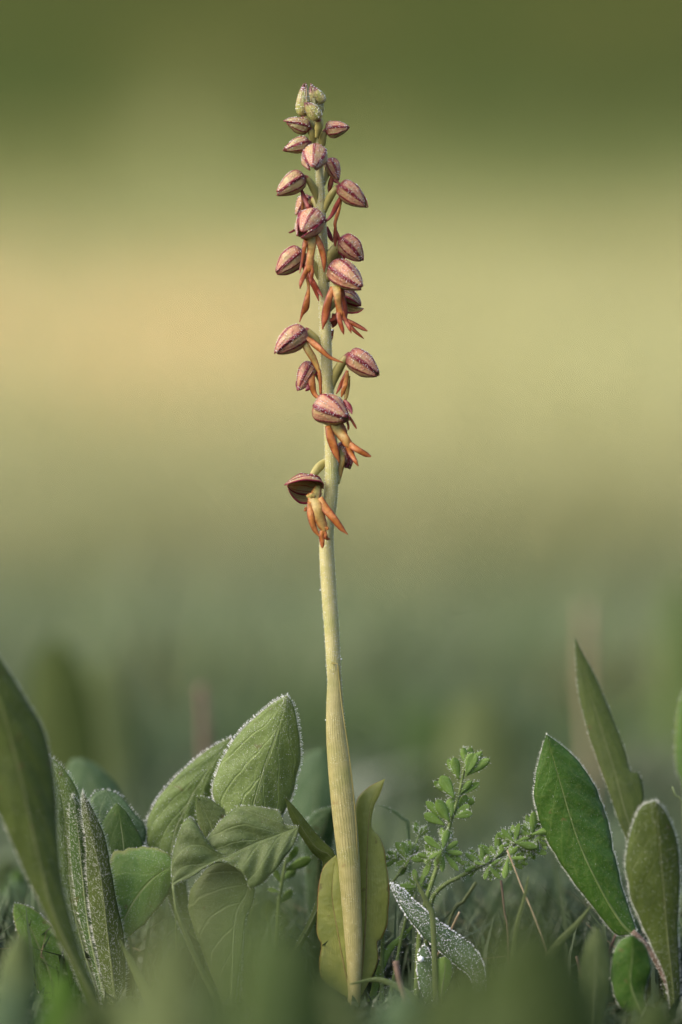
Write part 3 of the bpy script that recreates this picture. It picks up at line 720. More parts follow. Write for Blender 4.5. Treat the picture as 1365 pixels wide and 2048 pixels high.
# big one facing the camera with a man shaped lip
flower(2, (545, 160, -3), (400, 330, -10), 245, (.1, -.75, .7), [(545, 170, -2), (575, 200, -1), (600, 330, 0)],
       [([(510, 330, -6, 52), (505, 420, -7, 46), (495, 540, -7, 36), (480, 660, -8, 40), (475, 700, -8, 26)], 0, 1.0),
        ([(465, 650, -8, 26), (430, 740, -8, 24), (404, 800, -9, 20), (392, 866, -9, 8)], 1.2, 2.0), ([(500, 640, -8, 22), (508, 710, -8, 20), (500, 780, -8, 16), (492, 815, -9, 8)], 1.2, 2.3),
        ([(465, 350, -6, 24), (440, 430, -7, 24), (420, 560, -7, 16), (388, 712, -8, 9)], 1.3, 2.0), ([(545, 350, -6, 28), (590, 440, -7, 30), (622, 560, -7, 28), (628, 705, -7, 10)], 1.0, 1.7)],
       pink=.55, wide=1.0, nd=130)
strips(2, [([(340, 290, -6, 12), (310, 310, -7, 10), (280, 318, -7, 7)], 3, 3), ([(375, 310, -8, 14), (365, 340, -8, 9), (362, 356, -8, 6)], 3, 3)], orchid).name = 'sepal_tip'
flower(2, (415, 500, -1), (142, 712, -3), 215, (-.25, -.5, 1), [(415, 520, 0), (470, 570, 0), (530, 640, 0), (580, 770, 0)],
       [([(420, 630, -1, 16), (460, 690, -2, 26), (500, 790, -2, 24), (540, 860, -2, 26), (575, 985, -2, 10)], 1.4, 2.4), ([(470, 700, -2, 14), (530, 810, -3, 20), (575, 890, -3, 18), (616, 948, -4, 8)], 2.0, 2.3),
        ([(430, 650, 0, 16), (465, 760, 0, 18), (475, 860, 0, 14), (462, 960, -1, 28), (445, 1050, -1, 34), (415, 1110, -1, 18), (388, 1190, -1, 10)], .2, 1.9)], opn=.35, pink=.5)
flower(2, (790, 370, -1), (1010, 580, -2), 200, (.35, -.5, 1), [(800, 370, -1), (745, 470, -1), (690, 560, 0), (640, 720, 0)],
       [([(815, 450, -1, 14), (830, 510, -1, 16), (808, 610, -2, 12)], 2, 2.4), ([(655, 260, 2, 10), (685, 350, 2, 22), (715, 415, 2, 8)], 3, 2.9), ([(640, 700, 1, 60), (720, 590, 1, 70), (780, 470, 2, 45)], 0, 0.2)], opn=.35, pink=.7, orad=(7, 12, 6))
flower(2, (705, 650, -3), (985, 835, -9), 235, (.25, -.7, .75), [(720, 660, -2), (690, 700, -1), (640, 830, 0)],
       [([(745, 840, -6, 48), (755, 920, -7, 40), (770, 1030, -7, 32), (785, 1110, -7, 34), (790, 1150, -7, 24)], .1, 1.2),
        ([(765, 1090, -7, 22), (780, 1180, -8, 24), (805, 1260, -8, 20), (820, 1312, -8, 9)], 1.4, 2.1), ([(805, 1090, -7, 20), (835, 1170, -7, 22), (870, 1240, -8, 18), (894, 1300, -8, 8)], 1.5, 2.2),
        ([(710, 850, -6, 26), (670, 980, -7, 36), (640, 1120, -7, 38), (612, 1262, -7, 12)], 1.1, 1.9), ([(800, 850, -5, 22), (815, 960, -5, 24), (835, 1070, -5, 22), (845, 1170, -5, 10)], 1.6, 2.4)],
       pink=.55, opn=.15, wide=1.0, nd=120)
# open one behind it
flower(2, (770, 960, 4), (1000, 1030, 1), 220, (.2, .65, .6), [(780, 930, 4), (730, 990, 3), (660, 1100, 1)],
       [([(780, 1060, 1, 30), (800, 1130, 0, 28), (850, 1180, 0, 20)], .6, 1.4), ([(840, 1170, 0, 20), (940, 1220, -1, 22), (1050, 1278, -2, 14)], 1.6, 2.0), ([(850, 1190, 0, 16), (920, 1270, -1, 18), (1015, 1352, -1, 8)], 1.7, 2.1),
        ([(770, 1100, 1, 20), (730, 1150, 0, 24), (664, 1190, -1, 9)], 1.8, 2.3), ([(740, 1110, 2, 34), (725, 1190, 2, 34), (710, 1245, 2, 14)], 1.8, 2.4), ([(712, 1260, 2, 12), (695, 1340, 2, 18), (676, 1395, 2, 12)], 1.6, 2.0)], opn=.75, pink=.3)
flower(3, (440, 195, -2), (158, 402, -5), 225, (-.35, -.55, 1), [(435, 190, 0), (490, 230, 0), (550, 300, 0), (600, 400, 0)],
       [([(405, 260, -3, 30), (460, 370, -4, 36), (520, 470, -4, 34), (560, 560, -4, 24), (585, 630, -4, 16)], 0, .6), ([(575, 590, -4, 18), (592, 680, -4, 16), (590, 780, -4, 12), (600, 845, -4, 10)], 1.0, 1.7),
        ([(440, 255, -4, 16), (530, 330, -5, 32), (610, 400, -6, 26), (690, 465, -6, 18), (815, 515, -6, 10)], .9, 1.5)], pink=.55, orad=(6, 9, 6), nd=100)
flower(3, (520, 520, 2), (375, 760, 0), 165, (-.6, -.3, .9), [(515, 525, 2), (560, 590, 2), (600, 720, 1)],
       [([(500, 630, 0, 34), (510, 720, -1, 34), (535, 820, -1, 24), (605, 878, -2, 9)], .8, 1.4), ([(560, 600, 1, 16), (590, 700, 0, 18), (595, 860, 0, 10)], .4, 1.2), ([(480, 690, 0, 14), (478, 750, -1, 26), (445, 792, -1, 9)], 3, 3), ([(365, 690, 0, 12), (362, 740, 0, 12), (385, 785, -1, 7)], 3, 3)], opn=.5, pink=.85)
flower(3, (868, 440, -2), (1182, 628, -5), 225, (.3, -.5, 1), [(885, 425, -1), (800, 520, -1), (735, 650, 0), (690, 800, 0)],
       [([(855, 590, -2, 14), (810, 690, -2, 22), (745, 820, -2, 10)], 1.6, 2.2), ([(855, 610, -3, 16), (830, 730, -3, 26), (795, 850, -3, 14)], .6, 1.3), ([(870, 640, 0, 14), (855, 760, 0, 22), (835, 890, 0, 16)], 0, .3)], pink=.55, orad=(6, 10, 6), nd=100)
flower(3, (570, 930, -3), (858, 1055, -9), 275, (.25, -.75, .7), [(590, 930, -2), (620, 960, -1), (650, 1080, 0)],
       [([(720, 1110, -6, 62), (770, 1180, -6, 52), (830, 1260, -7, 46), (870, 1320, -7, 42), (880, 1350, -7, 30)], 0, .8),
        ([(875, 1310, -7, 34), (950, 1360, -8, 30), (1030, 1405, -8, 26), (1085, 1430, -8, 16)], .9, 1.6), ([(860, 1330, -7, 30), (890, 1400, -7, 28), (930, 1470, -8, 20), (962, 1525, -8, 9)], 1.0, 1.6),
        ([(665, 1130, -6, 28), (690, 1240, -7, 40), (735, 1370, -7, 36), (778, 1490, -7, 11)], 1.0, 1.3), ([(790, 1100, -5, 22), (825, 1180, -5, 26), (845, 1250, -5, 10)], 1.1, 1.6),
        ([(865, 1030, -7, 12), (905, 1090, -7, 13), (945, 1160, -7, 9)], 1.8, 2.3), ([(845, 1070, -6, 12), (862, 1120, -6, 12), (864, 1175, -6, 9)], 1.8, 2.3)], pink=.45, wide=1.0, nd=140)
strips(3, [([(820, 880, -6, 16), (870, 940, -7, 26), (900, 1015, -8, 10)], 2.6, 3)], orchid).name = 'sepal_tip'
flower(4, (780, 225, 3), (895, 470, 2), 170, (.8, -.2, .4), [(785, 240, 2), (800, 330, 1), (790, 440, 1), (760, 620, 0)],
       [([(800, 300, 1, 24), (805, 380, 0, 28), (790, 470, 0, 26), (775, 600, 0, 12)], 0, .5), ([(870, 420, 1, 16), (845, 450, 1, 18), (825, 462, 1, 9)], 3, 3)], pink=.95, nd=60)
# lowest flower, mouth open towards the camera
flower(4, (610, 690, -2), (252, 655, -6), 270, (.25, .85, .40), [(500, 570, -1), (545, 500, 0), (600, 440, 1), (690, 380, 2)],
       [([(575, 640, -3, 26), (548, 710, -6, 44), (530, 780, -7, 62), (555, 880, -8, 70), (595, 980, -8, 52), (620, 1060, -8, 46), (618, 1110, -8, 34)], .0, .6),
        ([(605, 1080, -8, 26), (606, 1160, -8, 26), (612, 1250, -8, 16)], 1.0, 1.5), ([(630, 1090, -8, 22), (650, 1150, -8, 18), (688, 1162, -7, 8)], 1.2, 1.9), ([(640, 1040, -8, 18), (655, 1060, -8, 20), (660, 1075, -8, 14)], .9, 1.1),
        ([(490, 800, -7, 26), (495, 920, -8, 34), (530, 1050, -8, 28), (585, 1140, -8, 14)], .8, 1.2), ([(585, 760, -7, 30), (640, 860, -8, 40), (720, 960, -9, 36), (800, 1060, -9, 26), (860, 1118, -9, 9)], .7, 1.5),
        ([(470, 760, -6, 34), (500, 740, -7, 30), (540, 730, -7, 30)], 0, .2), ([(455, 850, -5, 14), (445, 875, -5, 15), (430, 888, -5, 8)], 1, 1.5)], opn=.95, pink=.5, orad=(8, 9, 6), nd=40, hook=.0)
dp = np.concatenate(ALLD)
v, f = drops_mesh(dp, rng.uniform(.04, .13, len(dp)) * .001); build('dew_drops', v, f, M['dew'], orchid, kind='stuff')

# ------------------------------------------------------------------ plants around it
def plant(name, label, cat, px, py, d, group=None):
    b = P(px, py, d); b[2] = -.002
    return props(empty(name, b), label, cat, group)
# left: big blurred leaf close to the lens
pA = plant('broadleaf_plant', 'broad downy green leaf leaning away at the edge of the hairy rosette', 'plant', 185, 2040, -40)
leaf(pA, 5, [(-130, 40), (10, 420), (110, 800), (190, 1150), (290, 1520), (470, 1900), (500, 2010)], [(-130, 40), (-260, 320), (-200, 600), (-90, 820), (0, 960), (70, 1130), (140, 1290), (220, 1450), (300, 1620), (390, 1790), (470, 2000)],
     [(-130, 40), (-30, 130), (50, 245), (130, 375), (200, 495), (248, 625), (276, 760), (288, 900), (300, 1150), (325, 1350), (375, 1550), (430, 1730), (490, 1870), (530, 2010)], 'leaf_olive', -50, -48, .3, .5, hair=900, hl=1.0, surf=300, seed=21, vein=.03)
# hairy rosette
pB = plant('hairy_rosette', 'rosette of narrow upright leaves thick with white hairs', 'plant', 215, 2030, 0)
leaf(pB, 5, [(250, 668), (310, 850), (345, 1100), (370, 1400), (440, 1700), (540, 2000)], [(250, 668), (240, 760), (262, 1000), (290, 1300), (335, 1600), (420, 1850), (520, 2000)], [(250, 668), (330, 742), (395, 850), (430, 1000), (450, 1300), (480, 1600), (560, 2000)],
     'leaf_mid', 6, 3, -.25, .3, hair=700, surf=1800, drops=500, hl=1.2, seed=22)
leaf(pB, 5, [(376, 868), (400, 1050), (425, 1300), (465, 1600), (560, 1990)], [(376, 868), (362, 920), (362, 1100), (378, 1300), (410, 1500), (465, 1700), (540, 1990)], [(376, 868), (410, 930), (438, 1080), (458, 1160), (480, 1400), (520, 1700), (590, 1990)],
     'leaf_forest', 2, 0, .5, .5, hair=500, surf=1300, drops=160, hl=1.2, seed=23)
leaf(pB, 5, [(426, 858), (475, 1080), (520, 1300), (550, 1550), (580, 1800), (600, 1990)], [(426, 858), (424, 960), (445, 1120), (450, 1300), (470, 1500), (505, 1700), (560, 1990)], [(426, 858), (475, 945), (528, 1060), (562, 1200), (592, 1380), (622, 1520), (640, 1640), (645, 1800), (630, 1990)],
     'leaf_olive', -2, -2, .6, .6, hair=800, surf=2200, drops=200, hl=1.3, seed=24)
leaf(pB, 5, [(600, 914), (625, 1050), (640, 1200), (640, 1400), (600, 1700)], [(600, 914), (545, 985), (522, 1060), (550, 1160), (590, 1300), (590, 1700)], [(600, 914), (650, 962), (700, 1050), (738, 1140), (720, 1250), (660, 1450), (610, 1700)],
     'leaf_forest', 9, 5, .3, .3, hair=120, drops=90, surf=120, hl=.5, seed=25)
leaf(pB, 5, [(545, 848), (600, 960), (640, 1100), (650, 1300), (600, 1800)], [(545, 848), (480, 870), (464, 930), (500, 1040), (560, 1200), (590, 1800)], [(545, 848), (620, 880), (692, 970), (742, 1025), (745, 1120), (700, 1300), (610, 1800)],
     'leaf_blue', 16, 8, .2, .3, hair=350, drops=320, hl=.9, seed=26, dr=(.07, .16))
pC = plant('round_leaf_plant', 'blunt light green leaf beaded with dew beside the hairy rosette', 'plant', 250, 2035, -4)
leaf(pC, 5, [(893, 1235), (800, 1290), (710, 1390), (630, 1540), (600, 1700), (620, 2000)], [(893, 1235), (880, 1195), (840, 1160), (760, 1138), (660, 1148), (575, 1178), (560, 1300), (575, 1500), (590, 1700), (610, 2000)],
     [(893, 1235), (888, 1310), (868, 1375), (812, 1460), (745, 1530), (690, 1580), (645, 1625), (625, 1720), (630, 2000)], 'leaf_spring', 4, 4, .25, .1, n=48, hair=300, drops=700, surf=1300, hl=.35, seed=27, tooth=.12, vein=.015)
pD = plant('dim_plant', 'dull bluish leaf standing behind the hairy rosette', 'plant', 190, 1960, 70)
leaf(pD, 5, [(430, 685), (480, 850), (520, 1100), (520, 1700)], [(430, 685), (360, 700), (330, 860), (400, 1100), (500, 1700)], [(430, 685), (520, 735), (620, 860), (660, 1050), (540, 1700)], 'leaf_blue', 70, 70, .2, .3, seed=28)
pE = plant('toothed_leaf_plant', 'small frosted leaf low beneath the leaning broad leaf', 'plant', 110, 2030, 12)
leaf(pE, 5, [(75, 1430), (130, 1500), (200, 1650), (260, 1800), (300, 2000)], [(75, 1430), (72, 1500), (110, 1650), (150, 1790), (280, 2000)], [(75, 1430), (130, 1440), (200, 1480), (330, 1620), (380, 1760), (320, 2000)], 'leaf_spring', 12, 14, .2, .2, hair=200, drops=200, hl=.5, seed=29)

# centre rosette
pF = plant('downy_rosette', 'downy pale green rosette with dew fringed pointed leaves beside the orchid', 'plant', 470, 2030, 5)
leaf(pF, 6, [(775, 108), (725, 290), (662, 470), (600, 680), (560, 900), (520, 1300), (500, 1780)], [(775, 108), (700, 150), (605, 228), (522, 310), (452, 410), (405, 505), (383, 600), (400, 690), (450, 790), (480, 1000), (485, 1780)],
     [(775, 108), (805, 160), (824, 245), (838, 345), (838, 450), (820, 550), (788, 650), (730, 770), (640, 920), (560, 1200), (515, 1780)], 'leaf_pale', 0, 6, .35, .45, n=52, hair=2200, drops=2400, surf=2600, hl=1.0, seed=31, nv=7, vein=.03, dr=(.06, .16))
leaf(pF, 6, [(480, 328), (345, 520), (240, 700), (170, 900), (200, 1200), (440, 1780)], [(480, 328), (350, 400), (250, 482), (152, 580), (72, 690), (36, 790), (40, 890), (110, 1050), (200, 1300), (425, 1780)],
     [(480, 328), (480, 450), (420, 580), (340, 720), (270, 860), (240, 1000), (280, 1300), (455, 1780)], 'leaf_mid', 16, 10, .3, .2, n=48, hair=1500, drops=1500, surf=900, hl=.9, seed=32, nv=8, vein=.045, dr=(.06, .16))
leaf(pF, 6, [(300, 638), (350, 740), (390, 850), (420, 1000), (470, 1780)], [(300, 638), (298, 720), (318, 830), (350, 950), (455, 1780)], [(300, 638), (360, 645), (420, 690), (470, 740), (460, 900), (490, 1780)], 'leaf_lobed', 3, 6, .2, .2, hair=300, drops=300, hl=.5, seed=33, midrib=False)
# lobed leaf bending across the rosette
leaf(pF, 6, [(832, 797), (720, 842), (600, 888), (465, 952), (330, 1012), (172, 1102)], [(832, 797), (760, 782), (738, 722), (690, 704), (620, 690), (512, 694), (455, 742), (395, 805), (345, 868), (325, 880), (312, 810), (290, 765), (264, 744), (225, 785), (195, 870), (170, 960), (168, 1098)],
     [(832, 797), (826, 845), (800, 905), (765, 955), (695, 1045), (640, 1090), (577, 1114), (556, 1060), (520, 1020), (430, 972), (380, 992), (300, 1042), (230, 1080), (174, 1106)], 'leaf_lobed', -4, -9, .25, -.25, n=56, hair=500, drops=260, surf=600, hl=.6, seed=34, nv=6, vein=.05, wave=.06, bulge=.12)
stalk(pF, 6, [(174, 1102, -9), (200, 1250, -8), (300, 1500, -4), (440, 1780, 0)], 3, 6, 'leaf_lobed_rib' if 'leaf_lobed_rib' in M else 'rib', name='leaf_stalk')
leaf(pF, 6, [(765, 643), (850, 800), (930, 910), (1010, 985), (900, 1300), (620, 1780)], [(765, 643), (790, 745), (850, 852), (912, 942), (960, 1008), (880, 1300), (600, 1780)], [(765, 643), (830, 712), (900, 800), (962, 872), (1024, 938), (1010, 1050), (920, 1300), (640, 1780)],
     'leaf_olive', 3, 6, .4, .3, n=40, hair=200, drops=40, hl=.5, seed=35)
leaf(pF, 6, [(600, 1010), (560, 1150), (500, 1300), (480, 1780)], [(600, 1010), (420, 980), (300, 1080), (260, 1250), (460, 1780)], [(600, 1010), (605, 1120), (580, 1230), (550, 1290), (490, 1780)], 'leaf_grey', -3, -6, .2, .2, hair=260, hl=.7, seed=36, surf=200)
pG = plant('bluish_plant', 'blurred bluish green plant directly behind the orchid stem', 'plant', 640, 1960, 85)
leaf(pG, 6, [(960, 385), (930, 550), (920, 800), (920, 1600)], [(960, 385), (870, 420), (800, 540), (800, 720), (880, 1000), (900, 1600)], [(960, 385), (1010, 430), (1040, 600), (1030, 800), (960, 1100), (940, 1600)], 'leaf_blue', 85, 85, .3, .3, seed=37)
leaf(pG, 6, [(1010, 690), (970, 800), (940, 950), (925, 1600)], [(1010, 690), (920, 720), (860, 800), (860, 900), (905, 1600)], [(1010, 690), (1030, 780), (1010, 900), (940, 1600)], 'leaf_blue', 30, 60, .3, .3, seed=38, hair=200, drops=250, hl=.6)

# feathery hairy herbs
def leaflet(parent, b, t, wpx, d, seed, mat='leaf_herb'):
    """small obovate hairy leaflet from b to t in zoom-7 pixels"""
    b = np.array(b, float); t = np.array(t, float); ax = t - b; pr = np.array([-ax[1], ax[0]]) / (np.linalg.norm(ax) + 1e-6)
    prof = [(1, 0), (.93, .55), (.75, .98), (.5, .9), (.25, .5), (0, .12)]
    mid = [tuple(b + ax * (1 - i / 5)) for i in range(6)]
    wpx *= .85
    L = [tuple(b + ax * q + pr * wpx * h) for q, h in prof]; Rr = [tuple(b + ax * q - pr * wpx * h) for q, h in prof]
    return leaf(parent, 7, mid, L, Rr, mat, d, d + rnd.uniform(-1, 1), rnd.uniform(-.2, .6), rnd.uniform(-.2, .6), n=12, m=3, hair=26, drops=12, surf=4, hl=.8, midrib=False, name='leaflet', seed=seed, solid=.0002)
def herb(label, stems, leaflets, base, d, sid, group='feathery hairy herbs beside the orchid'):
    p = plant('feathery_herb', label, 'herb', *Z(7)([base])[0][:2], d, group)
    for i, (pts, w0, w1, h) in enumerate(stems):
        stalk(p, 7, pts, w0 / 3.16, w1 / 3.16, 'herb_stem', name='stem', hair=h, hl=.95, seed=sid + i, drops=min(h, 120))
    for i, (b, t, wd, dd) in enumerate(leaflets): leaflet(p, b, t, wd, dd, sid * 10 + i)
    return p
M['herb_stem'] = plain_mat('herb_stem', (.13, .19, .055), (.17, .23, .075), 500, .5, .2)
def tuft(cx, cy, d, size, ang, n, sid):
    """fan of leaflets round a node"""
    r = random.Random(sid); out = []
    n = int(n * 2.2)
    for i in range(n):
        a = R(ang + (i - (n - 1) / 2) * r.uniform(16, 22)); ln = size * r.uniform(.4, 1.0)
        out.append(((cx, cy), (cx + math.cos(a) * ln, cy - math.sin(a) * ln), ln * r.uniform(.13, .2), d + r.uniform(-2.5, 2.5)))
    return out
LL = [((740, 420), (715, 300), 28, 0), ((745, 420), (765, 296), 26, 1), ((735, 470), (790, 335), 46, -1), ((745, 450), (835, 325), 28, 2), ((730, 480), (884, 372), 30, -1),
      ((690, 500), (620, 372), 26, 1), ((690, 500), (655, 362), 34, -1), ((660, 620), (575, 480), 46, -1), ((660, 610), (530, 515), 26, 1), ((690, 600), (770, 510), 26, 0), ((700, 600), (820, 520), 24, 1), ((690, 640), (790, 640), 30, 2),
      ((630, 770), (550, 630), 40, -2), ((625, 770), (480, 640), 30, 1), ((640, 740), (640, 620), 40, 0), ((600, 790), (470, 720), 36, 0), ((650, 740), (740, 600), 30, 1), ((660, 740), (775, 715), 28, -1), ((655, 730), (760, 665), 28, 0)]
LL += tuft(585, 950, -1, 150, 160, 5, 1) + tuft(590, 960, 1, 160, 25, 4, 2) + tuft(520, 1000, 1, 140, 175, 4, 3) + tuft(600, 900, 2, 110, 70, 3, 4)
herb('tallest feathery green herb with an upright hairy stem beside the orchid leaves', [([(750, 330, 0), (715, 470, 0), (690, 600, 0), (640, 760, 0), (600, 900, 0), (560, 1030, 0), (520, 1150, 0), (480, 1280, 1), (440, 1500, 2), (420, 1950, 3)], 8, 22, 420)], LL, (420, 1950), 3, 40)
L2 = tuft(380, 1000, 8, 130, 150, 5, 11) + tuft(360, 1010, 8, 140, 80, 4, 12) + tuft(300, 1010, 9, 110, 140, 4, 13) + tuft(430, 1180, 7, 130, 120, 5, 14) + tuft(420, 1200, 7, 120, 30, 3, 15) + tuft(440, 860, 10, 100, 80, 3, 16)
herb('feathery green herb low between the orchid leaves and the tallest herb', [([(440, 850, 10), (380, 1010, 8), (300, 1110, 8), (220, 1300, 8), (200, 1950, 8)], 8, 16, 160), ([(470, 1060, 8), (430, 1200, 7), (350, 1400, 7), (240, 1950, 8)], 6, 14, 120)], L2, (200, 1950), 8, 60)
L3 = tuft(850, 1040, 3, 150, 100, 5, 21) + tuft(930, 990, 3, 160, 95, 4, 22) + tuft(1040, 900, 4, 150, 95, 5, 23) + tuft(1060, 930, 4, 140, 10, 4, 24) + tuft(1150, 850, 4, 190, 105, 5, 25) + tuft(1000, 1000, 2, 150, -35, 5, 26) + tuft(880, 1050, 2, 110, -40, 4, 27) + tuft(810, 1040, 4, 120, 165, 4, 28) + tuft(1180, 880, 4, 140, -20, 4, 29) + tuft(1130, 930, 3, 130, -30, 4, 30)
herb('feathery hairy herb with a slanting stem reaching towards the dark glossy leaf', [([(1180, 830, 4), (1050, 900, 4), (950, 980, 3), (830, 1045, 3), (700, 1115, 3), (570, 1190, 4), (500, 1350, 6), (460, 1950, 8)], 9, 20, 380)], L3, (460, 1950), 8, 80)
L4 = tuft(760, 960, 12, 90, 100, 4, 31)
# sprig between the downy rosette and the orchid
sp = props(empty('small_sprig', P(545, 2000, 20) * [1, 1, 0] + [0, 0, -.002]), 'thin green sprig with small side leaves under the lobed leaf', 'herb')
stalk(sp, 6, [(770, 960, 20), (740, 1120, 20), (725, 1250, 20), (700, 1700, 20)], 3, 6, 'herb_stem', name='stem', hair=60, seed=91)
for i, (b, t, wd) in enumerate([((735, 1140), (670, 1125), 14), ((745, 1100), (700, 1010), 18), ((760, 1000), (830, 900), 24), ((755, 1030), (900, 960), 30), ((760, 980), (780, 860), 22), ((745, 1080), (820, 1020), 24), ((730, 1200), (800, 1130), 24)]):
    f6 = lambda q: ((280 + q[0] / 2.625 - 700) * 3.16, (1350 + q[1] / 2.625 - 1400) * 3.16)
    leaflet(sp, f6(b), f6(t), wd * 1.2, 20 + i % 3, 920 + i)

# dew covered narrow leaf
pH = plant('dewy_leaf_plant', 'narrow drooping leaf thickly beaded with white dew beside the orchid base', 'plant', 960, 2020, -2)
leaf(pH, 7, [(258, 1160), (390, 1320), (550, 1470), (720, 1620), (800, 1720), (830, 1960)], [(258, 1160), (330, 1195), (410, 1275), (560, 1400), (700, 1500), (800, 1590), (850, 1720), (850, 1960)], [(258, 1160), (290, 1235), (370, 1375), (470, 1495), (590, 1605), (690, 1690), (770, 1760), (810, 1960)],
     'leaf_blue', -3, -3, .2, .3, n=44, hair=600, drops=2600, surf=2400, hl=.5, seed=51, dr=(.12, .24), midrib=False)
leaf(pH, 7, [(470, 1545), (490, 1650), (510, 1800), (520, 1960)], [(470, 1545), (440, 1600), (430, 1700), (450, 1820), (500, 1960)], [(470, 1545), (500, 1600), (540, 1720), (560, 1850), (540, 1960)], 'leaf_blue', -4, -4, .2, .3, n=26, hair=200, drops=380, surf=300, hl=.5, seed=52, dr=(.12, .24), midrib=False)
v, f = drops_mesh([P(842, 1918, -5.5)], [.0009]); dd_ = build('dew_drop', v, f, M['dew'], pH)
leaf(pH, 7, [(600, 1620), (600, 1720), (580, 1840), (560, 1960)], [(600, 1620), (545, 1650), (530, 1740), (540, 1960)], [(600, 1620), (640, 1660), (640, 1760), (600, 1850), (575, 1960)], 'leaf_herb', -6, -5, .3, .3, n=26, hair=120, drops=40, hl=.4, seed=53, tooth=.25)

# right-hand rosette
pI = plant('glossy_rosette', 'rosette with a dark green spear shaped leaf on a hairy stalk', 'plant', 1350, 2035, 2)
dl = leaf(pI, 8, [(240, 563), (270, 670), (312, 815), (370, 1010), (420, 1150), (482, 1285), (560, 1430), (640, 1550), (690, 1590)], [(240, 563), (206, 680), (186, 780), (180, 880), (202, 990), (250, 1120), (330, 1250), (420, 1370), (500, 1472), (560, 1550), (605, 1592), (650, 1590), (685, 1595)],
     [(240, 563), (330, 630), (420, 722), (488, 830), (530, 940), (562, 1050), (592, 1200), (622, 1330), (660, 1450), (688, 1530), (700, 1575), (695, 1588)], 'leaf_dark', -1, 2, .3, .3, n=52, hair=1300, drops=120, surf=250, hl=.8, seed=61, nv=8, vein=.02)
stalk(dl, 8, [(680, 1575, 1), (720, 1610, 1), (790, 1700, 1), (850, 1810, 1), (890, 1920, 2), (905, 2040, 2)], 6, 8, 'twig', name='leaf_stalk', hair=420, hl=.9, seed=62, drops=60)
leaf(pI, 8, [(388, 62), (445, 300), (520, 530), (592, 760), (645, 960), (720, 1200), (880, 2000)], [(388, 62), (394, 200), (405, 330), (430, 455), (470, 600), (520, 742), (570, 880), (612, 1005), (690, 1230), (865, 2000)],
     [(388, 62), (425, 145), (482, 252), (542, 392), (600, 530), (642, 645), (668, 752), (704, 748), (730, 800), (740, 880), (730, 980), (745, 1200), (895, 2000)], 'leaf_olive', 32, 12, .2, .25, n=50, hair=500, hl=.7, seed=63, wave=.05)
leaf(pI, 8, [(800, 903), (822, 1150), (842, 1350), (862, 1600), (890, 1850), (905, 2030)], [(800, 903), (732, 930), (690, 1010), (656, 1130), (650, 1250), (672, 1390), (712, 1490), (782, 1650), (850, 1800), (890, 2030)],
     [(800, 903), (850, 960), (900, 1080), (920, 1220), (918, 1400), (912, 1560), (918, 1700), (925, 1880), (920, 2030)], 'leaf_olive', -26, -18, .3, .35, n=44, hair=900, drops=0, surf=900, hl=1.1, seed=64)
leaf(pI, 8, [(680, 1592), (680, 1700), (675, 1850), (740, 2030)], [(680, 1592), (615, 1625), (582, 1720), (580, 1830), (620, 1960), (720, 2030)], [(680, 1592), (742, 1640), (772, 1720), (768, 1800), (740, 1900), (760, 2030)], 'leaf_dark', -30, -26, .3, .3, hair=300, hl=.7, seed=65)
pJ = plant('edge_leaf_plant', 'green hairy leaf rising behind the glossy rosette', 'plant', 1385, 1990, 50)
leaf(pJ, 8, [(990, 280), (960, 600), (965, 900), (1000, 1900)], [(990, 280), (930, 370), (905, 500), (900, 650), (918, 780), (950, 920), (990, 1900)], [(990, 280), (1040, 450), (1050, 700), (1020, 950), (1015, 1900)], 'leaf_spring', 50, 50, .3, .3, hair=400, drops=300, hl=.7, seed=66)

# ------------------------------------------------------------------ single grass blades, straws and stalks
def blade(label, zoom, pts, w, mat, d, name='wild_grass', cat='grass', hair=0, drops=0, seed=1, group=None):
    """a flat keeled blade, widest low down"""
    pts = np.array(pts, float); k = len(pts); t = np.linspace(0, 1, k)
    tg = nrm(np.gradient(pts, axis=0)); pr = np.column_stack([-tg[:, 1], tg[:, 0]]); hw = w * np.clip(t * 2.2, .06, 1)[:, None]
    o = leaf(None, zoom, [tuple(p) for p in pts], [tuple(p) for p in pts + pr * hw], [tuple(p) for p in pts - pr * hw], mat, d, d, .3, .3, n=24, m=3, name=name, midrib=False, hair=hair, drops=drops, hl=.4, seed=seed, vein=0)
    return props(o, label, cat, group)
blade('pale grass blade standing against the tallest feathery herb', 7, [(402, 1098), (440, 1180), (490, 1290), (525, 1400), (545, 1960)], 16, 'leaf_grey', -6, seed=71)
blade('dark green grass blade slanting behind the dewy leaf', 7, [(420, 1400), (330, 1500), (230, 1610), (120, 1950)], 22, 'leaf_herb', 8, seed=72)
blade('blurred pale grass blade slanting below the spear shaped leaf', 8, [(470, 1438), (400, 1530), (300, 1640), (200, 1800), (120, 2040)], 22, 'leaf_grey', -22, seed=73)
blade('thin upright blurred grass blade behind the dry straw', 7, [(1130, 1110), (1100, 1260), (1040, 1500), (1000, 1960)], 14, 'leaf_grey', -18, seed=74)
blade('frosted arching grass blade just behind the orchid leaf', 7, [(175, 665), (260, 690), (330, 750), (370, 850), (390, 1960)], 10, 'leaf_blue', 22, hair=80, drops=80, seed=75)
blade('blurred grass blade leaning against the hairy rosette', 0, [(240, 1880), (262, 1925), (290, 1985), (310, 2045)], 9, 'leaf_grey', -25, seed=76)
blade('slim curved blade crossing in front of the orchid base', 0, [(700, 1968), (760, 1960), (820, 1990), (850, 2046)], 7, 'leaf_lobed', -14, seed=77)
def single(label, name, cat, zoom, pts, w0, w1, mat, group=None, **k):
    return props(stalk(None, zoom, pts, w0, w1, mat, name=name, **k), label, cat, group)
